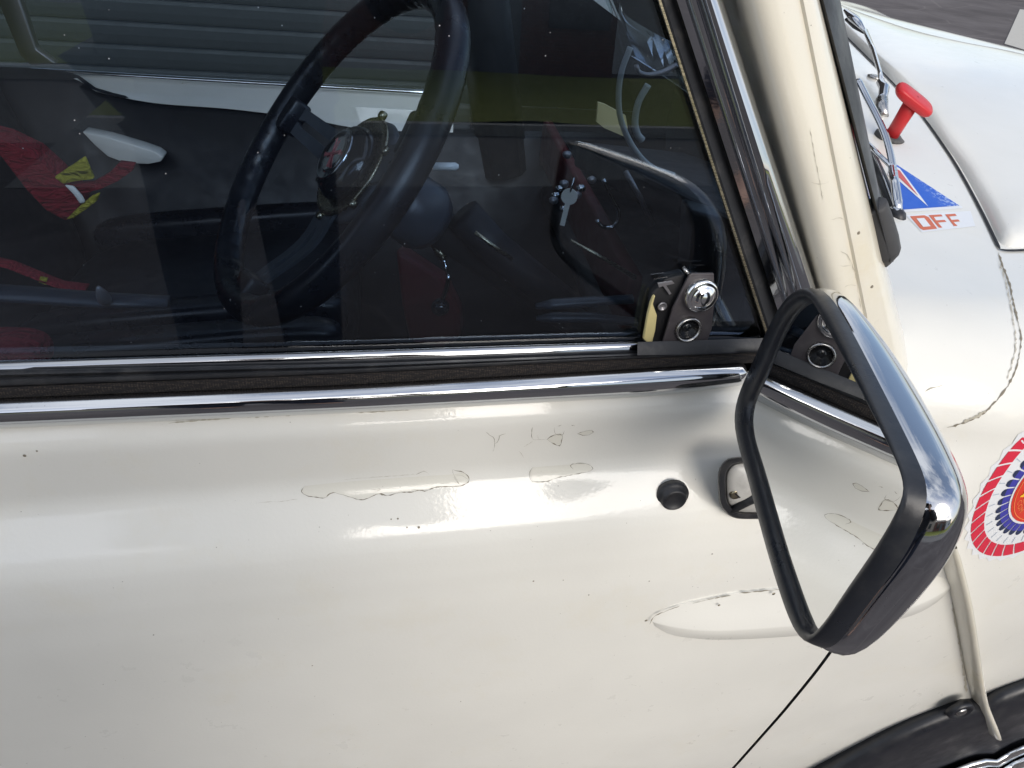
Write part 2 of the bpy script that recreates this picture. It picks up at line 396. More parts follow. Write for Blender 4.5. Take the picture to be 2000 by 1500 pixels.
# smooth the sampled profile
zz = np.linspace(.10, .88, 270)
oo = np.interp(zz, pz, po)
for _ in range(2): oo[1:-1] = .25 * oo[:-2] + .5 * oo[1:-1] + .25 * oo[2:]
pz, po = zz, oo
# front edge of the door, front to back as it goes down
EDGE = [onV(px, py, .04) for px, py in ((1380, 1565), (1430, 1500), (1510, 1397), (1600, 1280))]
ez = np.array([p[2] for p in EDGE] + [.62, .74, .80, .86]); ex = np.array([p[0] for p in EDGE] + [.40, .36, .33, .30])
ez2 = np.linspace(ez[0], .86, 80); ex2 = np.interp(ez2, ez, ex)
for _ in range(30): ex2[1:-1] = .25 * ex2[:-2] + .5 * ex2[1:-1] + .25 * ex2[2:]
def edge_x(z): return float(np.interp(z, ez2, ex2))
zs = list(np.linspace(.12, .66, 28)) + list(np.linspace(.665, .8475, 74)) + [.852, .858, .866]
us = np.linspace(0, 1, 90)
dm = MB()
dm.loft([[(lerp(-.95, edge_x(z) - .003, u), door_y(lerp(-.95, edge_x(z) - .003, u), z), z) for u in us] for z in zs])
dm.loft([[(edge_x(z) - .003 - k * .002, door_y(edge_x(z), z) + k * .02, z) for k in (0, .15, 1)] for z in zs])
door = dm.build("door", M_paint, car, auto=40)
T_door = bvh_of(door)

# front body skin: one surface, cut into side panel, scuttle and wings
def top_z(x, y):
    d = (x - 1.2) * .947 + (y - .97) * .322               # distance past the front roll of the bonnet
    return .885 + .068 * smooth(.14, .78, y) - .10 * smooth(.05, .55, d) - .5 * max(0, d - .45) ** 1.2 + .035 * math.exp(-((x - 1.30) / .16) ** 2 - ((y - 1.72) / .16) ** 2)
RY, RZ = .115, .09
ss = []
for z in np.linspace(.12, .795, 40): ss.append(('s', z))
for a in np.linspace(0, math.pi / 2, 22)[1:]: ss.append(('a', a))
for y in np.linspace(.105, .6, 44)[1:]: ss.append(('t', y))
for y in np.linspace(.6, 2.05, 46)[1:]: ss.append(('t', y))
def skin(kind, q, u):
    x1 = 2.0
    if kind == 's': x0 = edge_x(q) + .003
    elif kind == 'a': x0 = lerp(.325, .33, q)
    else: x0 = .33 + .03 * smooth(.05, .5, q)
    x = lerp(x0, x1, u ** 1.6)
    if kind == 's': return (x, side_y(x, q), q)
    y0 = side_y(x, .795)
    if kind == 'a': return (x, y0 + RY * (1 - math.cos(q)) , .795 + RZ * math.sin(q))
    y = y0 + RY + (q - .105)
    return (x, y, top_z(x, y))
US = np.linspace(0, 1, 130)
G = [[skin(k, q, u) for u in US] for k, q in ss]
full = MB().loft(G); T_front = BVHTree.FromPolygons([Vector(v) for v in full.v], full.f)
SCUT = [(1560, -80), (1600, 20), (1656, 76), (1735, 155), (1790, 215), (1870, 330), (1950, 490), (1978, 570), (1990, 650), (1986, 710), (1960, 770), (1925, 808), (1880, 828), (1845, 835), (1700, 840), (1500, 700), (1500, -80)]
SEAM = [(1800, 980), (1850, 1075), (1872, 1160), (1890, 1260), (1905, 1340), (1930, 1412)]
def inpoly(x, y, P):
    c = False; n = len(P)
    for i in range(n):
        (x1, y1), (x2, y2) = P[i], P[(i + 1) % n]
        if (y1 > y) != (y2 > y) and x < (x2 - x1) * (y - y1) / (y2 - y1) + x1: c = not c
    return c
seamP = [cast([T_front], *p)[0] for p in SEAM]
sz_ = np.array([p[2] for p in seamP])[::-1]; sx_ = np.array([p[0] for p in seamP])[::-1]
parts = {"scuttle": MB(), "side_panel": MB(), "wing": MB()}
for fidx in full.f:
    c = np.mean([full.v[i] for i in fidx], 0); px, py = proj(c)
    if inpoly(px, py, SCUT) and c[2] > .79: k = "scuttle"
    elif c[2] < .86 and c[0] < np.interp(c[2], sz_, sx_) and c[1] < .2: k = "side_panel"
    else: k = "wing"
    parts[k].add([full.v[i] for i in fidx], [(0, 1, 2, 3)])
scuttle = parts["scuttle"].build("scuttle", M_paint, car)
side_panel = parts["side_panel"].build("side_panel", M_paint, car)
wing = parts["wing"].build("wing", M_paint, car)
for o in (scuttle, side_panel, wing):      # one continuous shading normal over the cuts
    pass
T_all = [T_front, T_door]

# ribbons and decals laid on a real surface
def surf(px, py, off, trees=None):
    h = cast(trees or T_all, px, py)
    return None if h is None else h[0] + h[1] * off
def ribbon(name, pts, width, parent, m, off=.0004, n=None, jitter=0, trees=None, closed=False, even=False):
    """a narrow raised ribbon along pixel points; width in metres"""
    pp = [p for p in pts]
    if closed: pp = pp + [pp[0]]
    P = []
    n = n or max(6, int(sum(math.dist(pp[i], pp[i + 1]) for i in range(len(pp) - 1)) / 5))
    for i, p in enumerate(catmull([(a, b) for a, b in pp], n)):
        h = cast(trees or T_all, p[0] + random.uniform(-jitter, jitter), p[1] + random.uniform(-jitter, jitter))
        if h: P.append((h[0] + h[1] * off, h[1]))
    if len(P) < 3: return None
    L, Rr = [], []
    for i, (p, nn) in enumerate(P):
        t = P[min(i + 1, len(P) - 1)][0] - P[max(i - 1, 0)][0]; t /= np.linalg.norm(t) + 1e-9
        b = np.cross(nn, t); w = width * (1 if even else 0.2 + 1.25 * random.random() ** 1.6) * (min(1, i / 2.0 + .2) * min(1, (len(P) - 1 - i) / 2.0 + .2))
        L.append(p + b * w / 2); Rr.append(p - b * w / 2)
    mb = MB(); mb.loft([L, Rr]); o = mb.build(name, m, parent); return o
def decal(mb, poly, off, trees=None, div=3):
    tr = tessellate_polygon([[Vector((x, y, 0)) for x, y in poly]])
    for t in tr:
        a, b, c = [np.array(poly[i], float) for i in t]
        idx = {}; vs = []
        for i in range(div + 1):
            for j in range(div + 1 - i):
                q = a + (b - a) * i / div + (c - a) * j / div
                s = surf(q[0], q[1], off, trees)
                if s is None: s = onY(q[0], q[1], .1)
                idx[i, j] = len(vs); vs.append(s)
        fs = []
        for i in range(div):
            for j in range(div - i):
                fs.append((idx[i, j], idx[i + 1, j], idx[i, j + 1]))
                if j < div - i - 1: fs.append((idx[i + 1, j], idx[i + 1, j + 1], idx[i, j + 1]))
        mb.add(vs, fs)
    return mb

# bonnet: raised lid with a rolled edge, sitting on the front body
RE = [(1952, 490), (1915, 413), (1870, 330), (1830, 269), (1790, 215), (1735, 155), (1690, 110), (1656, 76), (1625, 44), (1600, 18)]
FE = [(2420, 470), (2300, 250), (2150, 160), (2000, 117), (1900, 97), (1800, 73), (1720, 48), (1660, 26), (1620, 8), (1590, -6)]
def tz_hit(px, py):                      # where the line of sight meets the smooth top surface
    d = ray(px, py); t0, t1 = 0.0002, 0.004; t = t0
    while t < t1:
        p = CAM + d * t
        if p[2] < top_z(p[0], p[1]): break
        t += .000004
    return CAM + d * t
REp = [tz_hit(*p) for p in RE]; FEp = [tz_hit(*p) for p in FE]
Rc, Fc = catmull(REp, 70), catmull(FEp, 70)
bm_ = MB(); rows = []
vv = [0, .0015, .004, .008, .014, .022, .035] + list(np.linspace(.05, .95, 44)) + [.965, .978, .986, .992, .996, 1.0]
uu = sorted(set([0, .001, .003, .006, .011, .018, .03] + list(np.linspace(.045, 1.0, 54))))
def bonnet_h(d): return -.012 + .020 * (1 - math.exp(-d / .005)) + .012 * (1 - math.exp(-d / .05))
for v in vv:
    row_ = []
    for u in uu:
        k = u * 69; i = min(68, int(k)); f = k - i
        a = Rc[i] + (Rc[i + 1] - Rc[i]) * f; b = Fc[i] + (Fc[i + 1] - Fc[i]) * f
        L = np.linalg.norm(b - a); p = a + (b - a) * v
        dn = u * 1.1; d = min(v * L, (1 - v) * L, dn); cr_ = .022
        if v * L < cr_ and dn < cr_: d = max(0, cr_ - math.hypot(cr_ - v * L, cr_ - dn))
        row_.append((p[0], p[1], top_z(p[0], p[1]) + bonnet_h(d)))
    rows.append(row_)
bm_.loft(rows); bonnet = bm_.build("bonnet", M_paint, car)
T_bon = bvh_of(bonnet)
gp = ribbon("shut_line", RE[:-1], .0042, bonnet, M_black, off=.0015, trees=[T_front], even=True)
gp2 = ribbon("side_shut_line", [(1950, 489), (1965, 491), (1985, 491), (2010, 490), (2060, 488)], .0045, bonnet, M_black, off=.0015, trees=[T_front], even=True)

# cracked filler seam where the scuttle meets the wing
CR = [(1950, 494), (1958, 520), (1970, 550), (1979, 590), (1987, 625), (1993, 660), (1990, 695), (1978, 735), (1958, 768), (1938, 790), (1912, 812), (1885, 825), (1850, 834)]
ribbon("filler_crack", CR, .0020, scuttle, M_crack, off=.0006, n=80, jitter=1.0)
ribbon("filler_crack", [(1948, 505), (1962, 545), (1974, 600), (1982, 650), (1981, 690), (1966, 742)], .0012, scuttle, M_crackpale, off=.0008, n=60, jitter=1.4)
ribbon("filler_crack", [(1925, 802), (1908, 812), (1892, 819), (1880, 823)], .0028, scuttle, M_crackpale, off=.0008, n=20, jitter=1.5)
ribbon("hairline_crack", [(1806, 765), (1818, 758), (1832, 755), (1842, 752)], .0012, scuttle, M_crackpale, off=.0005)

# raised body seam between side panel and wing
sp = [(1838, 1040)] + SEAM[1:]
P = catmull([np.array(surf(*p, .004)) for p in sp], 40)
fl = MB(); rows = []
for i, p in enumerate(P):
    p = p + np.array((0, -.014 * smooth(.72, .95, i / (len(P) - 1)), 0)) + np.array((-.012, 0, .012)) * smooth(.7, 1, i / (len(P) - 1)); e = min(1, (len(P) - 1 - i) / 3 + .75)
    rows.append([p + np.array(q) * np.array((1, e, 1)) for q in ((-.011, .006, 0), (-.009, -.003, 0), (-.004, -.0145, 0), (-.001, -.0175, 0), (.003, -.017, 0), (.005, -.012, 0), (.006, 0, 0), (.007, .008, 0))])
fl.loft(rows); fl.cap(rows[-1]); fl.build("body_seam", M_paint_dirty, side_panel)
for pts, w in (([(1862, 1150), (1868, 1200), (1876, 1250), (1884, 1300), (1890, 1352)], .004), ([(1868, 1188), (1874, 1230), (1880, 1275)], .0035)):
    ribbon("seam_dirt", [(a - 3, b) for a, b in pts], w, side_panel, M_crackpale, off=.0006, jitter=1.5)

# wheel-arch trim at the bottom corner
def rows_px(rows, n=40):
    return [[onV(*q[:2], o) for q in catmull([np.array(p, float) for p in pts], n)] for pts, o in rows]
A0 = [(1500, 1560), (1600, 1500), (1700, 1442), (1780, 1402), (1880, 1363), (1905, 1366), (1940, 1346), (2000, 1322), (2100, 1288), (2230, 1258), (2400, 1250), (2560, 1275)]
def sh(P, dx, dy): return [(a + dx, b + dy) for a, b in P]
ar = MB().loft(rows_px([(sh(A0, -4, -8), .036), (A0, .045), (sh(A0, 6, 14), .058), (sh(A0, 10, 40), .064), (sh(A0, 14, 64), .064), (sh(A0, 16, 72), .060), (sh(A0, 18, 82), .060), (sh(A0, 30, 106), .052), (sh(A0, 36, 116), .03)], 60))
arch = ar.build("wheel_arch_trim", M_arch, car)
c = onV(1877, 1390, .066)
MB().lathe([(.019, -.006), (.018, .0015), (.014, .003), (.0125, -.001), (0, -.002)], c, -NV, 24).build("screw_recess", M_arch, arch)
MB().lathe([(.0085, -.004), (.0085, .0012), (.006, .003), (0, .0036)], c, -NV, 16).build("screw", M_grey_metal, arch)
for k, o in enumerate((.058, .062, .058, .05)):
    B = sh(A0, 34 + k * 7, 118 + k * 22)
    MB().loft(rows_px([(B, o - .012), (sh(B, 1, 3), o), (sh(B, 4, 12), o + .004), (sh(B, 6, 18), o), (sh(B, 7, 21), o - .012)], 40)).build("polished_rib", M_bright, arch)

MB().aabox(-.95, 2.0, .0, .9, .03, .13).build("sill", M_black, car, False)
# ------------------------------------------------------------------ waist trim below the window
XL, XR = -460, 1560
def line(*pts):
    xs = [p[0] for p in pts]; ys = [p[1] for p in pts]
    k0 = (ys[1] - ys[0]) / (xs[1] - xs[0]); k1 = (ys[-1] - ys[-2]) / (xs[-1] - xs[-2])
    def f(x):
        if x < xs[0]: return ys[0] + k0 * (x - xs[0])
        if x > xs[-1]: return ys[-1] + k1 * (x - xs[-1])
        return float(np.interp(x, xs, ys))
    xx = np.linspace(XL, XR, 70); yy = np.array([f(x) for x in xx])
    for _ in range(6): yy[1:-1] = .25 * yy[:-2] + .5 * yy[1:-1] + .25 * yy[2:]
    return xx, yy
lc_bot = line((0, 834), (700, 803), (1300, 770), (1450, 750)); lc_top = line((0, 777), (700, 750), (1450, 708))
tx_top = line((0, 757), (700, 730), (1450, 690)); up_bot = line((0, 724), (700, 711), (1250, 691), (1500, 686)); up_top = line((0, 706), (700, 685), (1250, 667), (1500, 664))
def row(L, off, dy=0, x0=XL, x1=XR): return [onV(a, b + dy, off) for a, b in zip(*L) if x0 <= a <= x1]
def mixrow(A, B, t, off, x0=XL, x1=XR): return [onV(a, lerp(b, c, t), off) for a, b, c in zip(A[0], A[1], B[1]) if x0 <= a <= x1]
cm = MB(); rows = [mixrow(lc_bot, lc_top, -.06, -.006, x1=1445)]
SEC = [(-.06, .0005), (-.03, .005), (.03, .0088), (.10, .0108), (.18, .0120), (.28, .0127), (.36, .0129), (.44, .0126), (.52, .0119), (.60, .0107), (.68, .0091), (.76, .0076), (.84, .0059), (.91, .0041), (.96, .002), (1, -.001)]
for t_, o_ in SEC: rows.append(mixrow(lc_bot, lc_top, t_, o_, x1=1445))
rows.append(mixrow(lc_bot, lc_top, 1, -.008, x1=1445))
cmid = np.mean([r[-1] for r in rows[2:-2]], 0)
ext = rows[3][-1] - rows[3][-2]; ext = ext / np.linalg.norm(ext)
for r in rows:                                  # rounded end
    e_ = r[-1]
    for k_ in range(1, 7): r.append(cmid + (e_ - cmid) * math.sqrt(max(.015, 1 - (k_ / 6.0) ** 2)) + ext * (.008 * k_ / 6.0))
cm.loft(rows); cm.cap([r[-1] for r in rows]); cm.build("waist_moulding", M_chrome, door, auto=50)
MB().loft([row(lc_top, -.006, 2), row(lc_top, .0015), mixrow(lc_top, tx_top, .5, .0025), row(tx_top, .001), row(tx_top, -.006, -2)]).build("weather_strip", M_weave, door)
MB().loft([row(tx_top, -.004, 3), mixrow(tx_top, up_bot, .15, .0015), mixrow(tx_top, up_bot, .45, .003), mixrow(tx_top, up_bot, .6, -.002), mixrow(tx_top, up_bot, .75, -.001), row(up_bot, -.004), row(up_bot, -.012, -3)]).build("glass_channel", M_rubber, door, auto=60)
MB().loft([row(up_bot, -.012, 2), row(up_bot, -.0085), mixrow(up_bot, up_top, .1, -.0075), mixrow(up_bot, up_top, .45, -.0085), mixrow(up_bot, up_top, .8, -.0105), row(up_top, -.0125), row(up_top, -.016, -1)]).build("sill_moulding", M_sill, door, auto=60)
# paint lip with chipped edge under the moulding
for pts, w in (([(290, 822), (330, 821), (380, 818)], .0015), ([(330, 826), (400, 820), (450, 817)], .0014), ([(480, 815), (540, 812), (590, 809)], .0016), ([(700, 806), (760, 803), (800, 801)], .001)):
    ribbon("chipped_lip", pts, w * .6, door, M_crackpale, off=.0006, jitter=.4)

# ------------------------------------------------------------------ window
TOPK = 1.55
def wline(bot, top, ob, ot, n=24, k0=-.12, k1=TOPK):
    a, b = onW(*bot, ob), onW(*top, ot)
    return [a + (b - a) * t for t in np.linspace(k0, k1, n)]
# glass pane with real thickness
gl = MB(); g0 = [onW(-400, 720, -.003), onW(1530, 672, -.003)]
gA = onW(1530, 672, -.003); gB = onW(1300, 0, -.003); gT = gA + (gB - gA) * 1.5
gL = onW(-400, 720, -.003); gLT = gL + (gT - gA) * np.array((0, 1, 1)); gLT[0] = gL[0]
gl.slab([gL, gA, gT, gLT], NW * .004); glass = gl.build("window_glass", M_glass, car, False)
glass.name = "door_glass"
# chrome frame of the front edge: ribs running up the pillar
def frame(name, specs, m, parent, **kw):
    return MB().loft([wline(*s, **kw) for s in specs]).build(name, m, parent, auto=55)
wf = frame("window_frame", [
    ((1528, 640), (1320, 0), .0, .0), ((1530, 640), (1322, 0), .006, .006), ((1540, 628), (1338, 0), .0085, .0085), ((1544, 624), (1343, 0), .006, .006),
    ((1548, 618), (1350, 0), .009, .009), ((1556, 610), (1362, 0), .0105, .0105), ((1560, 606), (1367, 0), .0085, .0085),
    ((1564, 600), (1373, 0), .0115, .0115), ((1576, 585), (1388, 0), .0145, .0145), ((1586, 572), (1402, 0), .0125, .0125), ((1592, 565), (1411, 0), .007, .007), ((1594, 560), (1414, 0), -.004, -.004)], M_chrome, car)
frame("glazing_rubber", [((1500, 660), (1286, 0), -.004, -.004), ((1501, 659), (1288, 0), .0015, .0015), ((1507, 655), (1296, 0), .003, .003), ((1516, 650), (1306, 0), .0008, .0008), ((1526, 642), (1318, 0), -.0005, -.0005), ((1530, 640), (1321, 0), -.004, -.004)], M_rubber, wf)
frame("glazing_edge", [((1497, 662), (1284, 0), -.003, -.003), ((1499, 661), (1286, 0), .0022, .0022), ((1503, 659), (1291, 0), .0022, .0022), ((1504, 658), (1292, 0), -.003, -.003)], M_brass, wf)

# ------------------------------------------------------------------ pillar
PB = 640
pillar = frame("front_pillar", [
    ((1588, PB), (1408, 0), -.045, -.045), ((1600, PB), (1421, 0), -.034, -.034), ((1610, PB), (1434, 0), -.020, -.020), ((1620, PB), (1447, 0), -.006, -.006), ((1634, PB), (1464, 0), .0065, .0065),
    ((1650, PB), (1484, 0), .012, .012), ((1662, PB), (1505, 0), .0135, .0135), ((1672, PB), (1525, 0), .013, .013), ((1682, PB), (1545, 0), .011, .011), ((1692, PB), (1562, 0), .0075, .0075),
    ((1698, PB), (1569, 0), .0095, .0095), ((1722, PB), (1582, 0), .0085, .0085), ((1744, PB), (1594, 0), .002, .002), ((1756, PB), (1601, 0), -.008, -.008), ((1762, PB), (1604, 0), -.03, -.03)], M_paint_dirty, car, k0=-.46)
T_pil = bvh_of(pillar)
seal = frame("windscreen_seal", [
    ((1735, 520), (1599, 0), -.022, -.022), ((1738, 520), (1602, 0), -.007, -.007), ((1742, 520), (1608, 0), -.004, -.004), ((1744, 520), (1622, 0), -.010, -.010), ((1746, 520), (1634, 0), -.022, -.022), ((1747, 520), (1641, 0), -.036, -.036), ((1747, 520), (1641, 0), -.06, -.06)], M_rubber, car, k0=.02)
MB().tube(catmull([onW(*p, -.016) for p in ((1706, 400), (1716, 440), (1724, 478), (1729, 505), (1730, 520))], 20), [lerp(.010, .0125, min(1, i / 10)) * (1 if i < 15 else (19.6 - i) / 5) for i in range(20)], 14).build("seal_end", M_sealworn, seal)
for pts in ([(1582, 250), (1590, 300), (1600, 350), (1606, 390)], [(1585, 356), (1600, 360), (1618, 355)], [(1622, 430), (1640, 425), (1652, 432)], [(1640, 490), (1655, 500), (1665, 520), (1672, 545), (1676, 575), (1682, 605)], [(1648, 560), (1660, 556), (1672, 558)], [(1635, 518), (1650, 520), (1662, 518)]):
    ribbon("paint_crack", pts, .0005, pillar, M_crackpale, off=.0004, trees=[T_pil], jitter=.8)
for q in ((1677, 455), (1703, 560)):
    h = cast([T_pil], *q)
    if h: MB().lathe([(.0014, 0), (.0012, .0003), (0, .0004)], h[0], h[1], 9).build("paint_chip", M_crack, pillar)

# windscreen pane, far pillar, roof and the rest of the shell that keeps the cabin dark
sA = np.array(onW(1742, 520, -.02)); sB = np.array(onW(1612, 0, -.03)); sd = sB - sA
def ws(y, t):
    yy = (y - .1) / .85; return np.array((sA[0] + sd[0] * t + .035 * math.sin(math.pi * min(1, max(0, yy))), y, sA[2] + sd[2] * t))
MB().loft([[ws(y, t) for y in np.linspace(.085, .93, 24)] for t in (-.1, .5, 1.0, 1.6)]).build("windscreen", M_glass_far, car, solid=.004)
lo_ = []
for y in np.linspace(.10, .93, 30):
    p = ws(y, .0); x1_ = p[0] + .045; lo_.append([p + np.array((-.006, 0, .012)), p + np.array((.010, 0, .010)), p + np.array((.022, 0, -.002)), np.array((x1_, y, top_z(x1_, y) + .007)), np.array((x1_ + .008, y, top_z(x1_, y) - .006))])
MB().loft(lo_).build("lower_seal", M_rubber, seal)
M_headlining = rubber("dark_headlining", (.02, .02, .022), .9, 300, .1)
def rbox(name, x0, x1, y0, y1, z0, z1, m, parent, bev=.02):
    return MB().aabox(x0, x1, y0, y1, z0, z1).build(name, m, parent, bevel=bev)
rf = MB(); rf.loft([[(x, y, 1.40 + .05 * math.sin(math.pi * (y - .03) / .95) - .10 * abs((x + .6) / .75) ** 3) for y in np.linspace(.03, .98, 12)] for x in np.linspace(-1.4, -.02, 14)])
rf.build("roof", M_paint, car, solid=.03)
rbox("rear_panel", -1.48, -1.40, -.03, 1.02, .25, 1.36, M_trim, car)
rbox("floor", -1.4, .6, .05, .95, .16, .2, M_black, car)
rbox("bulkhead", .47, .50, .06, 1.0, .2, .86, M_black, car, .004)
rbox("door_card", -.95, .28, .072, .095, .2, .80, M_trim, car, .004)
rbox("rear_quarter_panel", -1.4, -.955, -.03, .02, .2, 1.38, M_paint, car)
# far door and its window
fd = MB()
def frow(pts, y): return [onY(*q, y) for q in catmull([np.array(p, float) for p in pts], 40)]
FT = [(60, 133), (150, 138), (480, 157), (700, 169), (885, 180)]
fd.loft([frow(FT, 1.0), frow(sh(FT, 0, 12), .985), frow(sh(FT, 0, 20), .972), frow(sh(FT, 0, 33), .965), frow(sh(FT, 0, 40), .955),
         frow([(150, 152), (190, 178), (300, 201), (450, 213), (600, 232), (700, 250), (885, 262)], .94)])
far_door = fd.build("far_door", M_paint, car, auto=45)
MB().loft([frow(sh(FT, 0, -2), 1.0), frow(sh(FT, 0, 0), .978), frow(sh(FT, 0, 8), .976), frow(sh(FT, 0, 11), .99)]).build("far_sill_moulding", M_bright, far_door)
MB().loft([frow([(-300, 120), (60, 133), (150, 146), (190, 172), (300, 197), (450, 209), (600, 228), (700, 246), (1300, 262)], .952), frow([(-300, 150), (60, 160), (150, 170), (190, 192), (300, 214), (450, 226), (600, 244), (700, 262), (1300, 280)], .925),
           [np.array((x, .94, .2)) for x in np.linspace(-1.2, .6, 40)]]).build("far_door_card", M_trim, far_door)
MB().slab([onY(*p, .86) for p in ((160, 258), (210, 268), (265, 284), (306, 298), (319, 308), (314, 316), (290, 321), (245, 319), (210, 306), (185, 284))], (0, .03, 0)).build("armrest", M_paint, far_door, bevel=.004)
MB().slab([(-1.2, 1.0, .80), (.40, 1.0, .80), (.12, .93, 1.38), (-1.2, .93, 1.38)], (0, .004, 0)).build("far_window_glass", M_glass_far, far_door, False)
MB().tube([onY(985, 330, .95), onY(940, 0, .93), onY(905, -260, .91)], .05, 10).build("far_pillar", M_trim, car)
MB().slab([onY(*p, .96) for p in ((-30, -60), (18, -60), (70, 95), (110, 125), (60, 128), (40, 110))], (0, .02, 0)).build("far_rear_pillar", M_silver, car, bevel=.003)
# seats
def cushion(name, c, sx, sy, sz, m, parent, tilt=0, e=.45):
    mb = MB(); rows = []; ct, st = math.cos(tilt), math.sin(tilt)
    sg = lambda v, p: math.copysign(abs(v) ** p, v)
    for a in np.linspace(-math.pi / 2, math.pi / 2, 15):
        r = []
        for b in np.linspace(0, 2 * math.pi, 28, endpoint=False):
            x = sx * sg(math.cos(a), e) * sg(math.cos(b), e); y = sy * sg(math.cos(a), e) * sg(math.sin(b), e); z = sz * sg(math.sin(a), e)
            r.append((c[0] + x * ct + z * st, c[1] + y, c[2] - x * st + z * ct))
        rows.append(r)
    mb.loft(rows, closed=True); return mb.build(name, m, parent)
for yc in (.31, .74):
    st = cushion("seat", (-.42, yc, .50), .26, .19, .075, M_trim, car, -.10)
    cushion("backrest", (-.80, yc, .80), .07, .19, .36, M_trim, st, -.22)
    cushion("bolster", (-.42, yc + .175, .56), .25, .03, .045, M_leather, st, -.10)
    cushion("bolster", (-.42, yc - .175, .56), .25, .03, .045, M_leather, st, -.10)
rbox("tunnel", -1.2, .45, .46, .60, .2, .40, M_redpaint, car, .03)
MB().tube([onY(p[0], p[1], .16) for p in ((-60, 568), (60, 576), (200, 586), (330, 590))], [.012, .012, .011, .009], 10, flat=.5).build("seat_edge_strip", M_greylever, car)
MB().lathe([(.004, 0), (.006, .004), (.005, .012), (.002, .02), (0, .022)], onY(208, 592, .15), (0, -.3, 1), 12).build("seat_peg", M_silver, car)
belt = MB().tube([onY(*p, .52) for p in ((-30, 505), (20, 516), (70, 536), (120, 556), (170, 562))], .012, 8, flat=.25).build("seat_belt", M_redcloth, car)
MB().slab([onY(*p, .51) for p in ((78, 542), (92, 545), (90, 556), (76, 552))], (0, .004, 0)).build("belt_tag", M_yellow, belt, False)
cushion("red_cushion", tuple(onY(-20, 705, .18)), .05, .05, .016, M_redcloth, car, 0, .7)
# dashboard
d0, d1 = onY(1450, 440, .10), onY(1180, 312, .40); dv = (d1 - d0) / .30
dA, dB = d0 - dv * .02, d0 + dv * .40; dB[2] = d1[2] - .01
MB().slab([dA, dB, dB + np.array((.16, 0, -.01)), dA + (dB - dA) * .5 + np.array((.17, 0, -.01)), dA + np.array((.09, .01, -.02))], (0, 0, -.035)).build("dashboard", M_trim, car, False, bevel=.006)
dash = bpy.data.objects["dashboard"]
rbox("parcel_shelf", .20, .46, .10, .92, .64, .67, M_trim, car, .008)
rbox("under_dash_rail", .19, .21, .30, .92, .72, .80, M_redpaint, car, .006)
MB().slab([onY(*p, .13) for p in ((1350, 410), (1455, 440), (1462, 560), (1440, 690), (1380, 700), (1325, 690), (1340, 560))], (0, .03, 0)).build("mirror_reflection_panel", M_trim, car, bevel=.004)  # dark slab standing in for the door mirror's reflection in the glass
MB().slab([onY(*p, .40) for p in ((772, 486), (800, 505), (866, 548), (896, 610), (900, 660), (860, 680), (800, 668), (785, 600))], (.01, .06, -.02)).build("red_bracket", M_redpaint, car, bevel=.006)
MB().tube([onY(p[0], p[1], .33) for p in ((905, 420), (960, 480), (1040, 545), (1110, 600))], .022, 12).build("heater_hose", M_trim, car)
MB().tube([onY(p[0], p[1], .24) for p in ((928, 454), (960, 478), (1000, 506))], .0022, 8).build("column_rod", M_brass, car)
MB().tube([onY(p[0], p[1], .22) for p in ((1115, 470), (1180, 505), (1240, 542))], [.0014, .002, .003], 8).build("choke_rod", M_brass, car)
for pts in ([(1046, 598), (1080, 594), (1158, 589), (1168, 588), (1236, 584)], [(1048, 622), (1080, 620), (1160, 620), (1172, 621), (1242, 629)]):
    MB().tube([onY(a, b, .17) for a, b in pts], [.003, .0065, .0065, .0055, .0055], 10, flat=.8).build("lever", M_greylever, car)
MB().tube([onY(845, 325, .30), onY(890, 325, .30), onY(896, 325, .30)], [.0042, .0042, .002], 10).build("white_knob", M_white, car)
MB().tube([onY(p[0], p[1], .27) for p in ((1222, 335), (1250, 385), (1275, 440))], .0028, 8).build("demister_rod", M_silver, car)
MB().tube(catmull([onY(p[0], p[1], .29) for p in ((1178, 350), (1196, 388), (1208, 412), (1206, 432), (1194, 444), (1176, 442), (1166, 430))], 24), .0022, 8).build("parcel_hook", M_chrome, car)
MB().tube(catmull([onY(p[0], p[1], .25) for p in ((1266, 165), (1247, 200), (1240, 238), (1245, 262), (1255, 274))], 20), .0035, 8).build("demister_pipe", M_whitecable, car)
MB().tube(catmull([onY(p[0], p[1], .20) for p in ((1243, 128), (1248, 141), (1268, 146), (1298, 139), (1322, 126))], 20), .0042, 8, flat=.5).build("wire_clip", M_silver, car)
MB().slab([onY(*p, .36) for p in ((1168, 200), (1182, 204), (1222, 226), (1226, 250), (1220, 267), (1180, 250), (1165, 238))], (0, .004, 0)).build("tax_disc_holder", M_tan, car, False)
rng = random.Random(3)
for k in range(9):
    a, b = 1085 + rng.random() * 90, 300 + rng.random() * 110
    MB().lathe([(.004, 0), (.005, .004), (.003, .009), (0, .01)], onY(a, b, .34 + .04 * rng.random()), (-.8, -.4, .3), 10).build("dash_knob", M_chrome if k % 2 else M_silver, dash)
cab = MB().tube(catmull([onY(p[0], p[1], .23) for p in ((1231, 92), (1214, 140), (1208, 190), (1214, 238), (1238, 290), (1272, 326), (1316, 342))], 40), .0028, 8).build("cable", M_whitecable)
tag(cab, "thin white cable hanging in a loop behind the windscreen", "cable")
M_keym = mat("key_nickel", (.85, .83, .74), .4, .1)
key = thing("ignition_key", "pale metal key hanging from the dashboard behind the steering wheel", "key", tuple(onY(1106, 400, .33)))
kc = onY(1112, 384, .33); kd = onY(1100, 432, .33) - kc; kd /= np.linalg.norm(kd); ks = np.cross(kd, (-.3, -1, .2)); ks /= np.linalg.norm(ks); kn = np.cross(kd, ks)
MB().lathe([(.0035, -.001), (.0095, -.001), (.0095, .001), (.0035, .001)], kc, kn, 20).build("bow", M_keym, key, False)
MB().box(kc + kd * .022, kd, .014, ks, .003, kn, .001).build("blade", M_keym, key, False)
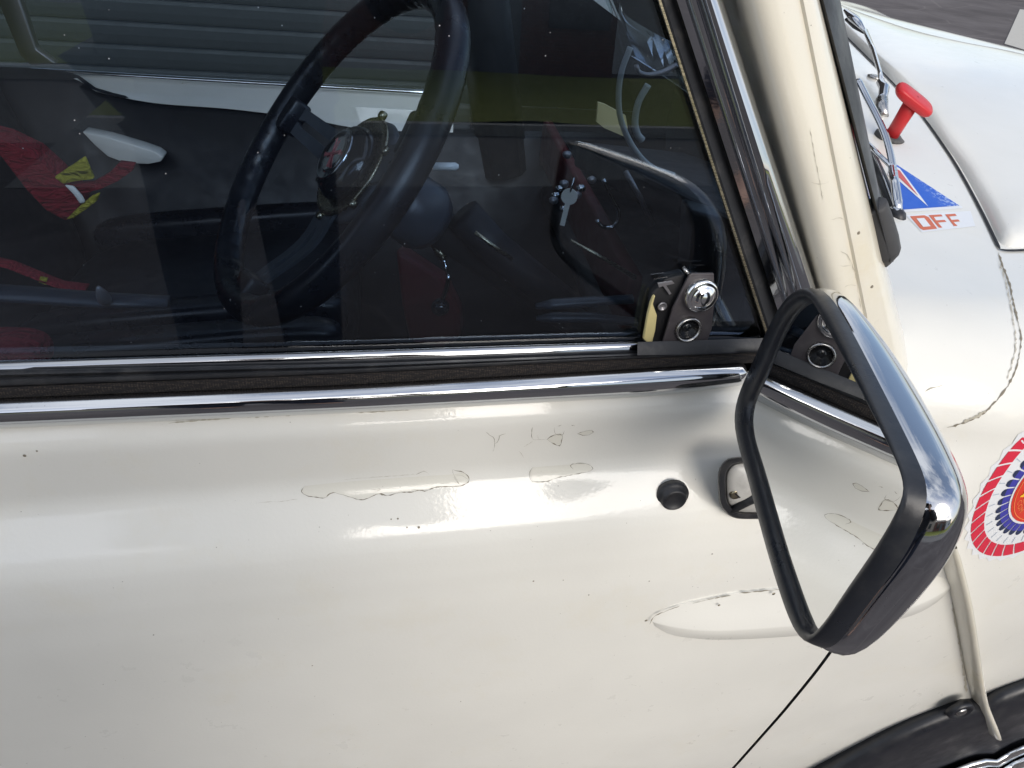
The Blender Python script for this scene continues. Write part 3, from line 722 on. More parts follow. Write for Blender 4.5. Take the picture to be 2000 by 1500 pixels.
MB().tube([kc - kd * .006 + .008 * (math.cos(a) * kd - math.sin(a) * kn) - kd * .008 for a in np.linspace(0, 2 * math.pi, 20)], .0012, 6, caps=False).build("ring", M_chrome, key)
bag = thing("red_bag", "red cloth bag with yellow strips lying on the far seat", "bag", tuple(onY(120, 420, .66)))
def sheet(name, pts, y0, y1, m, parent, t=.02):
    P = [onY(a, b, lerp(y0, y1, i / (len(pts) - 1))) for i, (a, b) in enumerate(pts)]
    return MB().slab(P, (0, t, .0)).build(name, m, parent, bevel=.003)
sheet("body", [(-40, 262), (0, 272), (60, 300), (105, 340), (135, 372), (160, 392), (150, 415), (128, 432), (90, 412), (50, 370), (0, 305), (-40, 290)], .70, .70, M_redcloth, bag, .05)
sheet("strap", [(135, 362), (180, 358), (212, 340), (232, 318), (262, 322), (258, 334), (230, 354), (195, 370), (160, 378)], .69, .69, M_redcloth, bag, .012)
sheet("yellow_strip", [(104, 347), (165, 306), (184, 350), (150, 354), (122, 360)], .68, .68, M_yellow, bag, .008)
sheet("yellow_edge", [(128, 430), (150, 408), (178, 384), (194, 378), (188, 394), (165, 412), (142, 428)], .68, .68, M_yellow, bag, .01)
sheet("white_tag", [(124, 362), (142, 364), (160, 384), (166, 396), (156, 400), (142, 380)], .675, .675, M_white, bag, .006)

# ------------------------------------------------------------------ steering wheel
wc = np.array([-.1584, .3171, .9361]); wnrm = np.array([-.7452, -.2197, .6296]); wnrm /= np.linalg.norm(wnrm)
wu = np.cross(wnrm, [0, 1, 0]); wu /= np.linalg.norm(wu); wu = wu if wu[2] > 0 else -wu; wv = np.cross(wnrm, wu)
def wp(r, a, h=0.0): return wc + r * (math.cos(a) * wu + math.sin(a) * wv) + wnrm * h
hubc = wc - wnrm * .034
sw = MB().lathe([(.034, -.03), (.054, -.022), (.062, -.010), (.060, -.004), (.053, -.002), (.048, .0005)], hubc, wnrm, 48).build("steering_wheel", M_spoke, car)
rim = MB(); rows = []; NR = 160
for i in range(NR):
    a = 2 * math.pi * i / NR; c = wp(.185, a); er = math.cos(a) * wu + math.sin(a) * wv; rr = .0152
    ring = []
    for k in range(18):
        q = 2 * math.pi * k / 18
        # finger grips moulded on the inner back face
        g = 1.0 + (.07 * math.sin(a * 46) if math.cos(q) < -.2 else 0)
        ring.append(c + er * rr * g * math.cos(q) + wnrm * rr * 1.08 * math.sin(q))
    rows.append(ring)
rows.append(rows[0]); rim.loft(rows, closed=True); rim.build("rim", M_leather, sw)
for ad in (106, 203, 308):
    a = math.radians(ad); er = math.cos(a) * wu + math.sin(a) * wv; et = np.cross(wnrm, er)
    for s in (-1, 1):
        mb = MB(); rows = []
        for t in np.linspace(0, 1, 12):
            r = lerp(.050, .178, t); h = -.034 + .030 * smooth(.25, 1, t); w = lerp(.022, .016, t); sl = .0045 if .25 < t < .8 else .0
            p = wc + er * r + wnrm * h
            rows.append([p + et * s * sl + wnrm * .002, p + et * s * w + wnrm * .002, p + et * s * w - wnrm * .002, p + et * s * sl - wnrm * .002])
        mb.loft(rows, closed=True); mb.cap(rows[0]); mb.cap(rows[-1]); mb.build("spoke", M_spoke, sw, auto=40)
    MB().box(wc + er * .166 - wnrm * .004, er, .014, et, .021, wnrm, .012).build("spoke_cover", M_leather, sw, bevel=.004)
MB().lathe([(.050, .000), (.0585, .001), (.060, .003), (.0585, .0048), (.052, .005), (.050, .003)], hubc, wnrm, 48).build("boss_ring", M_brass, sw)
for k in range(6):
    a = math.radians(20 + 60 * k); er = math.cos(a) * wu + math.sin(a) * wv
    MB().lathe([(.0045, .0), (.0048, .004), (.004, .0068), (0, .0075)], hubc + er * .0625, wnrm, 12).build("boss_bolt", M_brass, sw)
MB().lathe([(.044, .000), (.043, .010), (.038, .019), (.031, .024), (.0275, .0235)], hubc, wnrm, 40).build("horn_push", M_glossblack, sw)
MB().lathe([(.0295, .022), (.030, .0255), (.028, .0268), (.0265, .0255)], hubc, wnrm, 40).build("badge_ring", M_chrome, sw)
MB().lathe([(.0270, .0245), (.018, .0262), (.0, .0272)], hubc, wnrm, 40).build("badge", M_bright, sw)
M_redpaint2 = mat("badge_enamel", (.45, .12, .12), .3)
bd = MB()
for sgn in (1, -1):
    pts = [(-.016 * sgn, -.009), (-.011 * sgn, -.012), (.0 * sgn, -.002), (.012 * sgn, .010), (.016 * sgn, .008), (.013 * sgn, .013), (.003 * sgn, .004), (-.008 * sgn, -.005)]
    bd.slab([hubc + wnrm * .0274 + wu * b + wv * a for a, b in pts], wnrm * .0008)
bd.build("badge_emblem", M_redpaint2, sw, False)
cw0 = wc - wnrm * .075
col = MB().tube([wc - wnrm * .06, wc - wnrm * .12, wc - wnrm * .30, wc - wnrm * .75], [.028, .024, .022, .022], 18).build("steering_column", M_black, car)
MB().tube([wc - wnrm * .085, wc - wnrm * .10, wc - wnrm * .135, wc - wnrm * .15], [.032, .040, .042, .034], 24).build("column_cowl", M_greylever, col)
s0, s1, s2, s3 = [onY(a, b, y) for a, b, y in ((848, 470, .37), (866, 505, .35), (876, 540, .335), (862, 590, .33))]
MB().tube([s0, s1], [.008, .0055], 12).build("stalk_socket", M_brass, col)
MB().tube(catmull([s1, onY(872, 525, .345), s2, onY(872, 562, .333), s3], 16), .003, 8).build("indicator_stalk", M_chrome, col)
MB().lathe([(0, -.0115)] + [(.0115 * math.sin(t), -.0115 * math.cos(t)) for t in np.linspace(.2, math.pi - .2, 12)] + [(0, .0115)], onY(860, 600, .33), (0, 0, 1), 18).build("stalk_knob", M_glossblack, col)

# ------------------------------------------------------------------ window catch on the glass
cp = MB().slab([onW(*p, .0035) for p in ((1344, 535), (1350, 532), (1392, 532), (1393, 580), (1388, 640), (1377, 668), (1370, 672), (1300, 673), (1292, 668), (1312, 600))], NW * -.0025).build("window_catch", M_plate, car, False, bevel=.0006)
MB().slab([onW(*p, -.002) for p in ((1300, 545), (1340, 535), (1325, 590), (1308, 640), (1296, 676), (1258, 672), (1264, 620), (1272, 575))], NW * .012).build("catch_bracket", M_black, cp, bevel=.002)
MB().slab([onW(*p, .001) for p in ((1273, 576), (1277, 573), (1272, 590), (1280, 612), (1277, 640), (1271, 664), (1265, 669), (1254, 658), (1262, 612), (1268, 588))], NW * -.004).build("foam_pad", M_foam, cp, bevel=.001)
bc = onW(1363, 570, .0035)
MB().lathe([(.0125, 0), (.0135, .003), (.0135, .0075), (.0128, .0092), (.0110, .0102), (.0105, .0098), (.009, .0118), (.006, .0136), (.003, .0146), (0, .0149)], bc, -NW, 36).build("catch_button", M_bright, cp)
rc = onW(1342, 641, .0055)
MB().lathe([(.0108, -.002), (.0108, .0035), (.0100, .0045), (.0090, .0042), (.0086, .001), (.0086, -.002)], rc, -NW, 36).build("key_ring_surround", M_grey_metal, cp)
MB().lathe([(.0088, .0012), (.007, .001), (.0066, .0002), (.004, .0004), (0, .0006)], rc, -NW, 30).build("lock_face", M_glossblack, cp)
MB().lathe([(.0036, 0), (.0038, .001), (.0026, .0016), (.0024, .0004), (0, .0004)], onW(1293, 598, .002), -NW, 16).build("rivet", M_silver, cp)
MB().tube([onW(1334, 522, .001), onW(1340, 530, .004), onW(1346, 535, .004)], .0015, 8).build("catch_spring", M_grey_metal, cp)
MB().slab([onW(*p, .0) for p in ((1284, 552), (1312, 548), (1316, 552), (1300, 556), (1310, 572), (1306, 574), (1294, 557), (1286, 560))], NW * -.0015).build("catch_tongue", M_silver, cp, False)
MB().loft([[onV(a, b, o) for a, b in zip(np.linspace(1245, 1500, 12), np.linspace(y0, y1, 12))] for y0, y1, o in ((672, 662, -.014), (668, 660, -.006), (680, 674, -.002), (694, 690, .001), (704, 700, -.002), (712, 704, -.01))]).build("catch_base", M_rubber, cp, auto=50)

# ------------------------------------------------------------------ door furniture and marks
def hrow(pts, k):
    Q = catmull([np.array(p, float) for p in pts], 36); out = []
    for i, q in enumerate(Q):
        t = i / 35; s = (math.sin(min(1, t / .22) * math.pi / 2) ** .75) * (math.sin(min(1, (1 - t) / .20) * math.pi / 2) ** .75)
        h = cast(T_all, *q); b0 = h[0] if h else onV(q[0], q[1], .04)
        out.append(b0 + np.array((0, -1, .05)) * (k * s - .0015))
    return out
ht = [(1268, 1212), (1282, 1196), (1320, 1180), (1400, 1162), (1470, 1152), (1530, 1147), (1620, 1138), (1720, 1128), (1800, 1122), (1867, 1132)]
hr = [(1268, 1214), (1290, 1213), (1350, 1214), (1430, 1212), (1520, 1206), (1620, 1198), (1720, 1182), (1800, 1160), (1868, 1137)]
hb = [(1269, 1216), (1300, 1232), (1350, 1237), (1430, 1238), (1540, 1232), (1640, 1222), (1740, 1202), (1810, 1178), (1868, 1142)]
hm = [tuple((np.array(a) * .4 + np.array(b) * .6)) for a, b in zip(catmull(ht, 12), catmull(hr, 12))]
hl = [tuple((np.array(a) * .5 + np.array(b) * .5)) for a, b in zip(catmull(hr, 12), catmull(hb, 12))]
hinge = MB().loft([hrow(ht, 0), hrow(ht, .003), hrow(hm, .0075), hrow(hr, .0125), hrow(sh(hr, 0, 2), .0126), hrow(hl, .0118), hrow(hb, .0085), hrow(hb, 0)]).build("door_hinge", M_paint, car, auto=28)
for seg in ([(1266, 1214), (1275, 1199), (1300, 1187), (1325, 1178)], [(1350, 1172), (1390, 1163), (1425, 1157)], [(1440, 1153), (1480, 1149), (1525, 1145)]):
    ribbon("hinge_edge_line", seg, .0014, door, M_crack, off=.0035, jitter=.8)  # thin dark line along the hinge's upper edge
for q, r in (((1506, 1150), .0018), ((1400, 1172), .0014)):
    h = cast(T_all, *q); MB().lathe([(r, 0), (0, .0004)], h[0] + np.array((0, -.006, 0)), (0, -1, .1), 8).build("hinge_chip", M_brass, hinge)
h = cast([T_door], 1313, 968); pn = np.array((-.02, -1, .10)); pn /= np.linalg.norm(pn)
MB().lathe([(.0148, -.004), (.0148, .0012), (.0135, .0028), (.0118, .0035), (.0112, .0062), (.0098, .0078), (.0088, .0074), (.0082, .0066), (0, .0064)], h[0], pn, 36).build("hole_plug", M_rubber, door)
def px_s(x, y): return (500 + .4 * x, 750 + .4 * y)
M_flake = paint("lifted_paint", (.70, .68, .605))
def flake(pts): decal(MB(), [px_s(*p) for p in pts], .00025, [T_door], 6).build("lifted_paint", M_flake, door)
flake([(240, 497), (224, 520), (240, 541), (290, 551), (335, 556), (350, 545), (375, 530), (420, 540), (460, 551), (520, 564), (600, 536), (700, 530), (800, 518), (880, 503), (1000, 496), (1034, 480), (1037, 456), (1010, 431), (960, 440), (780, 452), (520, 470), (400, 480)])
flake([(1350, 406), (1336, 435), (1349, 474), (1420, 474), (1480, 455), (1560, 440), (1639, 420), (1630, 396), (1590, 387), (1500, 395)])
flake([(1421, 270), (1450, 287), (1482, 300), (1491, 275), (1495, 250), (1470, 245), (1440, 256)]); flake([(1569, 241), (1610, 249), (1647, 234), (1641, 227), (1608, 230)])
def cr(pts, w, m=M_crack, jit=.5): ribbon("paint_crack", [px_s(*p) for p in pts], w * .62, door, m, off=.0003, jitter=jit, trees=[T_door])
cr([(240, 495), (222, 520), (240, 542), (290, 552), (335, 557), (350, 545), (375, 530), (420, 540), (460, 552), (520, 565), (600, 535), (640, 545), (700, 530), (760, 528), (800, 518), (830, 522), (880, 503), (950, 500), (1000, 497), (1035, 480), (1038, 455), (1010, 430), (960, 418)], .0011)
cr([(965, 455), (985, 480), (1002, 496)], .0008); cr([(972, 442), (1005, 446), (1036, 466)], .0008); cr([(960, 418), (962, 435), (975, 460), (990, 478)], .0006)
cr([(560, 518), (585, 513), (610, 512), (600, 520), (562, 523)], .0007, M_crackpale); cr([(780, 442), (820, 425), (846, 440)], .0007); cr([(600, 536), (640, 548)], .001)
cr([(430, 466), (520, 458), (640, 450), (780, 440)], .0005, M_crackpale); cr([(0, 582), (60, 575), (130, 572), (210, 560)], .0005, M_crackpale)
cr([(1350, 405), (1335, 435), (1348, 475), (1420, 475), (1480, 455), (1560, 440), (1640, 420), (1630, 395), (1590, 386), (1545, 390), (1535, 402), (1552, 416)], .0009)
cr([(1120, 230), (1140, 248), (1160, 262), (1165, 295), (1158, 328)], .0009); cr([(1163, 290), (1182, 280), (1190, 252), (1220, 240)], .0009)
cr([(1350, 208), (1345, 240), (1350, 268), (1380, 270), (1372, 248)], .0008); cr([(1308, 306), (1330, 292), (1352, 280)], .0007, M_crackpale); cr([(1378, 270), (1420, 268)], .0006)
cr([(1420, 270), (1450, 288), (1482, 301), (1492, 275), (1496, 249), (1470, 244), (1440, 255), (1420, 270)], .0013, jit=.3); cr([(1455, 210), (1462, 244), (1496, 249), (1506, 225)], .0009)
cr([(1568, 241), (1610, 250), (1648, 234), (1642, 226), (1608, 229), (1570, 240)], .0009); cr([(1284, 325), (1296, 340), (1306, 360)], .0007, M_crackpale); cr([(1475, 205), (1490, 199)], .0009); cr([(1540, 200), (1555, 203)], .0009)
rng = random.Random(11)
for q, r in (((1042, 1135), .0012), ((1100, 1133), .0007), ((1150, 1162), .0010), ((48, 890), .0016), ((72, 881), .001), ((1262, 1212), .0022), ((777, 1013), .0011), ((795, 1030), .0009), ((818, 1030), .0015), ((764, 1014), .0008), ((1391, 1082), .0011), ((1268, 1135), .0009), ((610, 1300), .0009), ((300, 1240), .0008), ((900, 1370), .0008)):
    h = cast([T_door], *q)
    if h: MB().lathe([(r * .75, 0), (r * .6, .0002), (0, .00025)], h[0], h[1], 8).build("paint_chip", M_crack, door)

# ------------------------------------------------------------------ door mirror
mn = np.array([-.9596, .2761, .0543]); mn /= np.linalg.norm(mn); mc = np.array([.1392, -.1801, .9511])
def onM(px, py, d=0): return on_plane(px, py, mc + mn * d, mn)
OUT = [(1572, 556), (1598, 560), (1636, 618), (1692, 726), (1756, 856), (1786, 922), (1795, 966), (1781, 1015), (1745, 1088), (1676, 1180), (1630, 1242), (1603, 1272), (1574, 1256), (1550, 1210), (1510, 1090), (1465, 930), (1440, 840), (1443, 785), (1475, 710), (1512, 630), (1545, 575)]
INN = [(1577, 592), (1598, 596), (1630, 650), (1690, 755), (1760, 880), (1785, 935), (1788, 968), (1770, 1006), (1735, 1060), (1680, 1140), (1640, 1200), (1606, 1238), (1590, 1230), (1572, 1195), (1531, 1075), (1490, 930), (1466, 845), (1468, 790), (1495, 728), (1528, 650), (1555, 608)]
def ring_px(P, d, n=96):
    Q = catmull([np.array(p, float) for p in P + P[:1]], n + 1)[:-1]
    return [onM(q[0], q[1], d) for q in Q]
ro, ri = ring_px(OUT, 0), ring_px(INN, 0)
cen = np.mean(ri, 0)
def relax(r, k):
    r = [np.array(p) for p in r]
    for _ in range(k): r = [.25 * r[i - 1] + .5 * r[i] + .25 * r[(i + 1) % len(r)] for i in range(len(r))]
    return r
ro = relax(ro, 5); rsoft = relax(ro, 70)
def scale_ring(r, s, d, sh_=(0, 0, 0)): return [cen + (p - cen) * s + mn * d + np.array(sh_) for p in r]
hz = [scale_ring(ro, .985, -.001), scale_ring(ro, 1.0, -.003), scale_ring(ro, 1.012, -.0055), scale_ring(ro, 1.019, -.009), scale_ring(ro, 1.021, -.013)]
for a_ in np.linspace(.10, 1.5, 18): hz.append(scale_ring([p + (q - p) * .9 * math.sin(a_) for p, q in zip(ro, rsoft)], .06 + .964 * math.cos(a_) ** .66, -.013 - .029 * math.sin(a_)))
hz_m = MB().loft(hz, closed=True); hz_m.cap(hz[-1])
M_hchrome = metalm("housing_chrome", (.50, .51, .53), .05)
mir = hz_m.build("door_mirror", M_hchrome, car)
def mixring(a, b, t, d): return [p + (q - p) * t + mn * d for p, q in zip(a, b)]
rm = [scale_ring(ro, 1.004, -.0055), scale_ring(ro, 1.003, -.001), mixring(ro, ri, .12, .0035), mixring(ro, ri, .35, .0055), mixring(ro, ri, .65, .0055), mixring(ro, ri, .9, .0035), mixring(ro, ri, 1.0, .0005), mixring(ro, ri, 1.02, -.003)]
MB().loft(rm, closed=True).build("edge_rubber", M_rim, mir)
MB().cap(mixring(ro, ri, .95, -.0002)).build("mirror_glass", M_mirror, mir, False)
# bright strip clipped to the upper back of the housing
# mounting base on the door
bs = [(1402, 940), (1404, 918), (1416, 900), (1436, 893), (1500, 890), (1540, 892), (1556, 905), (1560, 940), (1560, 985), (1550, 1005), (1530, 1012), (1470, 1014), (1436, 1012), (1416, 1000), (1405, 980)]
def bring(sc, off):
    Q = catmull([np.array(p, float) for p in bs + bs[:1]], 57)[:-1]; c0 = np.mean(Q, 0)
    return [onV(*(c0 + (q - c0) * sc), off) for q in Q]
M_base = rubber("cast_alloy", (.55, .54, .51), .35, 200, .3)
gk = MB().loft([bring(1.0, .012), bring(1.0, .048), bring(.97, .051), bring(.85, .051), bring(.81, .048), bring(.80, .03)], closed=True)
gk.build("base_gasket", M_rubber, mir, auto=50)
bb = [bring(.81, .035), bring(.80, .045), bring(.77, .047), bring(.60, .050), bring(.3, .055), bring(.05, .056)]
bbm = MB().loft(bb, closed=True); bbm.cap(bb[-1]); bbm.build("base_plate", M_base, mir)
sc_ = onV(1438, 964, .049)
MB().lathe([(.0058, -.002), (.0058, .0012), (.0045, .002), (0, .002)], sc_, -NV, 20).build("base_screw", M_brass, mir)
MB().box(sc_ + NV * -.0022, (.75, 0, -.66), .0042, -NV, .0004, (.66, 0, .75), .0006).build("screw_slot", M_black, mir, False)
MB().tube([onV(1428, 998, .049), onV(1460, 978, .052), onV(1500, 958, .060)], [.003, .0045, .006], 10).build("base_rib", M_rubber, mir)
a0 = onV(1530, 950, .03); a1 = cen - mn * .045
MB().tube(catmull([a0, a0 + np.array((.02, -.04, .01)), (a0 + a1) / 2 + np.array((.035, 0, .0)), a1 + np.array((.018, .01, 0)), a1], 20), [lerp(.013, .009, i / 19) for i in range(20)], 14).build("arm", M_chrome, mir)

# ------------------------------------------------------------------ stickers
def zq(x, y): return (1640 + x / 6.0, 250 + y / 6.0)
M_blue = rubber("sticker_blue", (.012, .10, .50), .4, 200, .12)
M_stw = mat("sticker_white", (.72, .73, .74), .35, coat=.5); M_str = mat("sticker_red", (.52, .07, .05), .4, coat=.4); M_sto = mat("sticker_worn_red", (.55, .13, .06), .5)
def worn_blue():
    m = M_blue; t = NT(m); n1 = t.noise(220, 4, .7); sx = t.n.new("ShaderNodeSeparateXYZ"); t.l.new(t.co, sx.inputs[0])
    dirt = t.ramp(n1, (.5, 0), (.56, 1)); g = t.n.new("ShaderNodeMapRange"); t.l.new(sx.outputs[0], g.inputs[0]); g.inputs[1].default_value = WX - .028; g.inputs[2].default_value = WX
    c = t.mix(t.math('MULTIPLY', dirt, g.outputs[0]), (.010, .095, .50), (.45, .55, .72)); t.set("Base Color", c)
WX = float(surf(*zq(1400, 920), 0)[0]); worn_blue()
st = decal(MB(), [zq(*p) for p in ((600, 395), (1440, 930), (1430, 945), (560, 1000))], .0004).build("cutoff_sticker", M_stw, car)
decal(MB(), [zq(*p) for p in ((650, 425), (1400, 915), (560, 975))], .0007).build("blue_field", M_blue, st)
decal(MB(), [zq(*p) for p in ((600, 430), (700, 480), (1035, 930), (690, 625), (560, 560))], .0010).build("bolt_border", M_stw, st)
decal(MB(), [zq(*p) for p in ((600, 455), (700, 510), (915, 805), (700, 600), (575, 545))], .0013).build("bolt", M_str, st)
of = decal(MB(), [zq(*p) for p in ((775, 1025), (1530, 975), (1590, 1155), (960, 1225))], .0004).build("off_sticker", M_stw, car)
O = decal(MB(), [zq(*p) for p in ((820, 1040), (990, 1028), (1040, 1050), (1140, 1185), (980, 1202), (940, 1185), (820, 1040))][:6], .0007)
O.build("letter_o", M_sto, of)
decal(MB(), [zq(*p) for p in ((895, 1068), (985, 1062), (1062, 1160), (975, 1168))], .0010).build("letter_o_hole", M_stw, of)
decal(MB(), [zq(*p) for p in ((1040, 1027), (1185, 1018), (1205, 1040), (1100, 1048), (1128, 1088), (1225, 1082), (1250, 1104), (1148, 1113), (1200, 1172), (1160, 1174))], .0007).build("letter_f", M_sto, of)
decal(MB(), [zq(*p) for p in ((1232, 1018), (1350, 1010), (1368, 1034), (1280, 1042), (1308, 1082), (1385, 1077), (1408, 1100), (1330, 1107), (1378, 1152), (1335, 1154))], .0007).build("letter_f", M_sto, of)

# rosette sticker on the wing
RC, RN = cast([T_front], 2046, 945)
e2 = np.array((0, 0, 1.0)); e2 -= RN * np.dot(e2, RN); e2 /= np.linalg.norm(e2); e1 = np.cross(e2, RN)
if e1[0] < 0: e1 = -e1
RAD = np.linalg.norm(cast([T_front], 2046, 945 - 131)[0] - cast([T_front], 2046, 945 + 131)[0]) / 2
def rpt(r, a, off): return rxy(r * math.cos(a), r * math.sin(a), off)
def rxy(x, y, off):
    p = RC + (e1 * x * .76 + e2 * y) * RAD
    h = T_front.ray_cast(Vector(p + RN * .08), Vector(-RN))
    if h[0] is None: return p + RN * off
    n = np.array(h[1]); n = n if np.dot(n, RN) > 0 else -n
    return np.array(h[0]) + n * off
def sector(mb, r0, r1, a0, a1, off, skew=0.0, n=2):
    A = [[rpt(r, lerp(a0, a1, j / n) + skew * (r - r0), off) for j in range(n + 1)] for r in np.linspace(r0, r1, 3)]
    return mb.loft(A)
NP = 34; M_rr = mat("rosette_red", (.60, .02, .05), .4, coat=.4); M_rb = mat("rosette_blue", (.045, .045, .32), .4, coat=.4); M_rn = mat("rosette_navy", (.02, .03, .08), .4, coat=.4)
M_rd = mat("rosette_disc_red", (.62, .04, .02), .4, coat=.4); M_ro = mat("rosette_orange", (.80, .22, .06), .4, coat=.4); M_ry = mat("rosette_yellow", (.85, .48, .03), .4, coat=.4); M_rg = mat("rosette_fold_line", (.40, .45, .52), .5)
mb = MB(); ring = []
for k in range(NP * 2): ring.append(rpt(1.05 if k % 2 else 1.0, 2 * math.pi * (k * .5 + .1) / NP, .0004))
for r0, r1 in ((.0, .34), (.34, .68), (.68, 1.0)):
    inner = [rpt(max(r0, .001), 2 * math.pi * (k * .5 + .1) / NP, .0004) for k in range(NP * 2)]
    outer = ring if r1 == 1.0 else [rpt(r1, 2 * math.pi * (k * .5 + .1) / NP, .0004) for k in range(NP * 2)]
    mb.loft([inner, outer], closed=True)
ros = mb.build("rosette_sticker", M_stw, car)
da = 2 * math.pi / NP
for k in range(NP):
    a = k * da
    sector(MB(), .80, .965, a, a + da * .86, .0008, .55).build("red_tab", M_rr, ros)
    mb = MB(); mb.loft([[rpt(r, a + da * q, .0008) for q in (.08, .5, .92)] for r in (.48, .53, .60)]).build("blue_petal", M_rb, ros)
    mb = MB(); mb.loft([[rpt(r, a + da * q, .0008) for q in qs] for r, qs in ((.60, (.08, .5, .92)), (.635, (.16, .5, .84)), (.66, (.34, .5, .66)))]).build("navy_tip", M_rn, ros)
    if k % 1 == 0: sector(MB(), .69, .775, a + da * .48, a + da * .55, .0008).build("fold_line", M_rg, ros)
def disc(r, off, m, name):
    MB().loft([[rpt(max(q, .001), 2 * math.pi * k / 60, off) for k in range(60)] for q in np.linspace(0, r, 5)], closed=True).build(name, m, ros)
disc(.50, .0012, M_stw, "centre_border"); disc(.472, .0016, M_rd, "centre_disc")
for r in (.43, .31): MB().loft([[rpt(q, 2 * math.pi * k / 72, .002) for k in range(72)] for q in (r, r + .010)], closed=True).build("centre_line", M_ro, ros)
def text2d(s, size):
    cu = bpy.data.curves.new("t", 'FONT'); cu.body = s; cu.size = size; cu.align_x = 'CENTER'; cu.align_y = 'CENTER'
    ob = bpy.data.objects.new("t", cu); COL.objects.link(ob); dg = bpy.context.evaluated_depsgraph_get(); me = ob.evaluated_get(dg).to_mesh()
    v = [tuple(p.co)[:2] for p in me.vertices]; f = [tuple(p.vertices) for p in me.polygons]
    ob.evaluated_get(dg).to_mesh_clear(); bpy.data.objects.remove(ob); bpy.data.curves.remove(cu); return v, f
def arc_text(s, r, a_mid, size, m, flip, name):
    for i, ch in enumerate(s):
        v, f = text2d(ch, size); a = a_mid + (i - (len(s) - 1) / 2) * size * .85 / r * (1 if flip else -1)
        c, s_ = math.cos(a), math.sin(a); sg = -1 if flip else 1
        MB().add([rxy(c * (r + sg * y) + s_ * sg * x, s_ * (r + sg * y) - c * sg * x, .002) for x, y in v], f).build(name, m, ros, False)
arc_text("TO", .37, math.radians(140), .085, M_ro, False, "arc_letter"); arc_text("COM", .37, math.radians(222), .085, M_ro, True, "arc_letter")
E_ = [(-.30, -.12), (-.10, -.12), (-.10, -.06), (-.12, -.085), (-.22, -.085), (-.22, -.005), (-.14, -.005), (-.14, .035), (-.22, .035), (-.22, .10), (-.12, .10), (-.10, .075), (-.10, .135), (-.30, .135), (-.30, .115), (-.275, .105), (-.275, -.09), (-.30, -.10)]
tr = tessellate_polygon([[Vector((a, b, 0)) for a, b in E_]]); MB().add([rxy(a - .06, b, .0022) for a, b in E_], [tuple(t) for t in tr]).build("centre_letter", M_ry, ros, False)

# ------------------------------------------------------------------ red pull on the scuttle
pb = surf(1737, 268, .0); nb_ = np.array((.18, -.10, 1.0)); nb_ /= np.linalg.norm(nb_)
depth_pb = np.dot(pb - CAM, RX[:, 2])
def at_depth(px, py, d): return CAM + ray(px, py) / F * d
k0 = at_depth(1737, 272, depth_pb - .004); k1 = at_depth(1784, 196, depth_pb - .055)
pull = MB().tube([k0, k0 + (k1 - k0) * .5, k1], [.0092, .0094, .0105], 20).build("cutoff_pull", M_red, car)
ax = (k1 - k0) / np.linalg.norm(k1 - k0)
hA, hB = at_depth(1756, 172, depth_pb - .062), at_depth(1814, 218, depth_pb - .05)
hd = hB - hA; hl_ = np.linalg.norm(hd); hd /= hl_; hs = np.cross(ax, hd); hs /= np.linalg.norm(hs); up_ = np.cross(hd, hs); up_ = up_ if np.dot(up_, ax) > 0 else -up_
mb = MB(); rows = []; hm_ = (hA + hB) / 2
for z, s in ((-.006, .86), (-.005, .93), (-.0015, 1.0), (.002, 1.0), (.0045, .95), (.0055, .88), (.0058, .5), (.006, .05)):
    r = []
    for a in np.linspace(0, 2 * math.pi, 40, endpoint=False):
        ca, sa = math.cos(a), math.sin(a); r.append(hm_ + hd * math.copysign(abs(ca) ** .55, ca) * hl_ * .56 * s + hs * math.copysign(abs(sa) ** .6, sa) * .0145 * s + up_ * z)
    rows.append(r)
mb.loft(rows, closed=True); mb.cap(rows[0], True); mb.build("handle", M_red, pull)
MB().lathe([(.021, -.004), (.021, .0015), (.017, .003), (.012, .006)], pb + nb_ * .001, nb_, 24).build("pull_base", M_sealworn, pull)

# ------------------------------------------------------------------ wipers
def dp(px, py, d): return at_depth(px, py, d)
D0 = depth_pb
wip = MB().tube(catmull([dp(1676, 156, D0 - .05), dp(1692, 188, D0 - .06), dp(1712, 226, D0 - .075), dp(1728, 262, D0 - .09), dp(1738, 296, D0 - .105), dp(1744, 328, D0 - .12)], 24), [.0055] * 24, 8, flat=.55).build("wiper", M_chrome, car)
MB().tube([dp(1743, 326, D0 - .12), dp(1749, 362, D0 - .14), dp(1753, 392, D0 - .155), dp(1754, 412, D0 - .16)], [.0055, .0058, .0062, .0052], 8, flat=.6).build("blade_spine", M_chrome, wip)
MB().tube([dp(1742, 404, D0 - .155), dp(1752, 412, D0 - .16), dp(1759, 410, D0 - .16)], [.003, .004, .003], 8).build("spine_claw", M_chrome, wip)
MB().tube([dp(1694, 278, D0 - .085), dp(1716, 302, D0 - .10), dp(1742, 326, D0 - .12)], [.0035, .0042, .004], 8, flat=.6).build("blade_bridge", M_chrome, wip)
MB().tube([dp(1702, 300, D0 - .07), dp(1725, 355, D0 - .115), dp(1748, 412, D0 - .15)], [.006, .0075, .007], 8, flat=.7).build("rubber_blade", M_rubber, wip)
MB().tube([dp(1746, 408, D0 - .152), dp(1753, 424, D0 - .158), dp(1758, 440, D0 - .16)], [.0075, .0095, .0065], 9).build("blade_end", M_rubber, wip)
MB().tube([dp(1706, 302, D0 - .09), dp(1728, 352, D0 - .125), dp(1746, 400, D0 - .155)], .0009, 6).build("blade_wire", M_chrome, wip)
w2 = MB().tube([dp(1690, 60, D0 + .30), dp(1706, 98, D0 + .22), dp(1718, 140, D0 + .15), dp(1722, 165, D0 + .11)], [.004, .0038, .0035, .0045], 8).build("wiper_arm", M_bright, car)
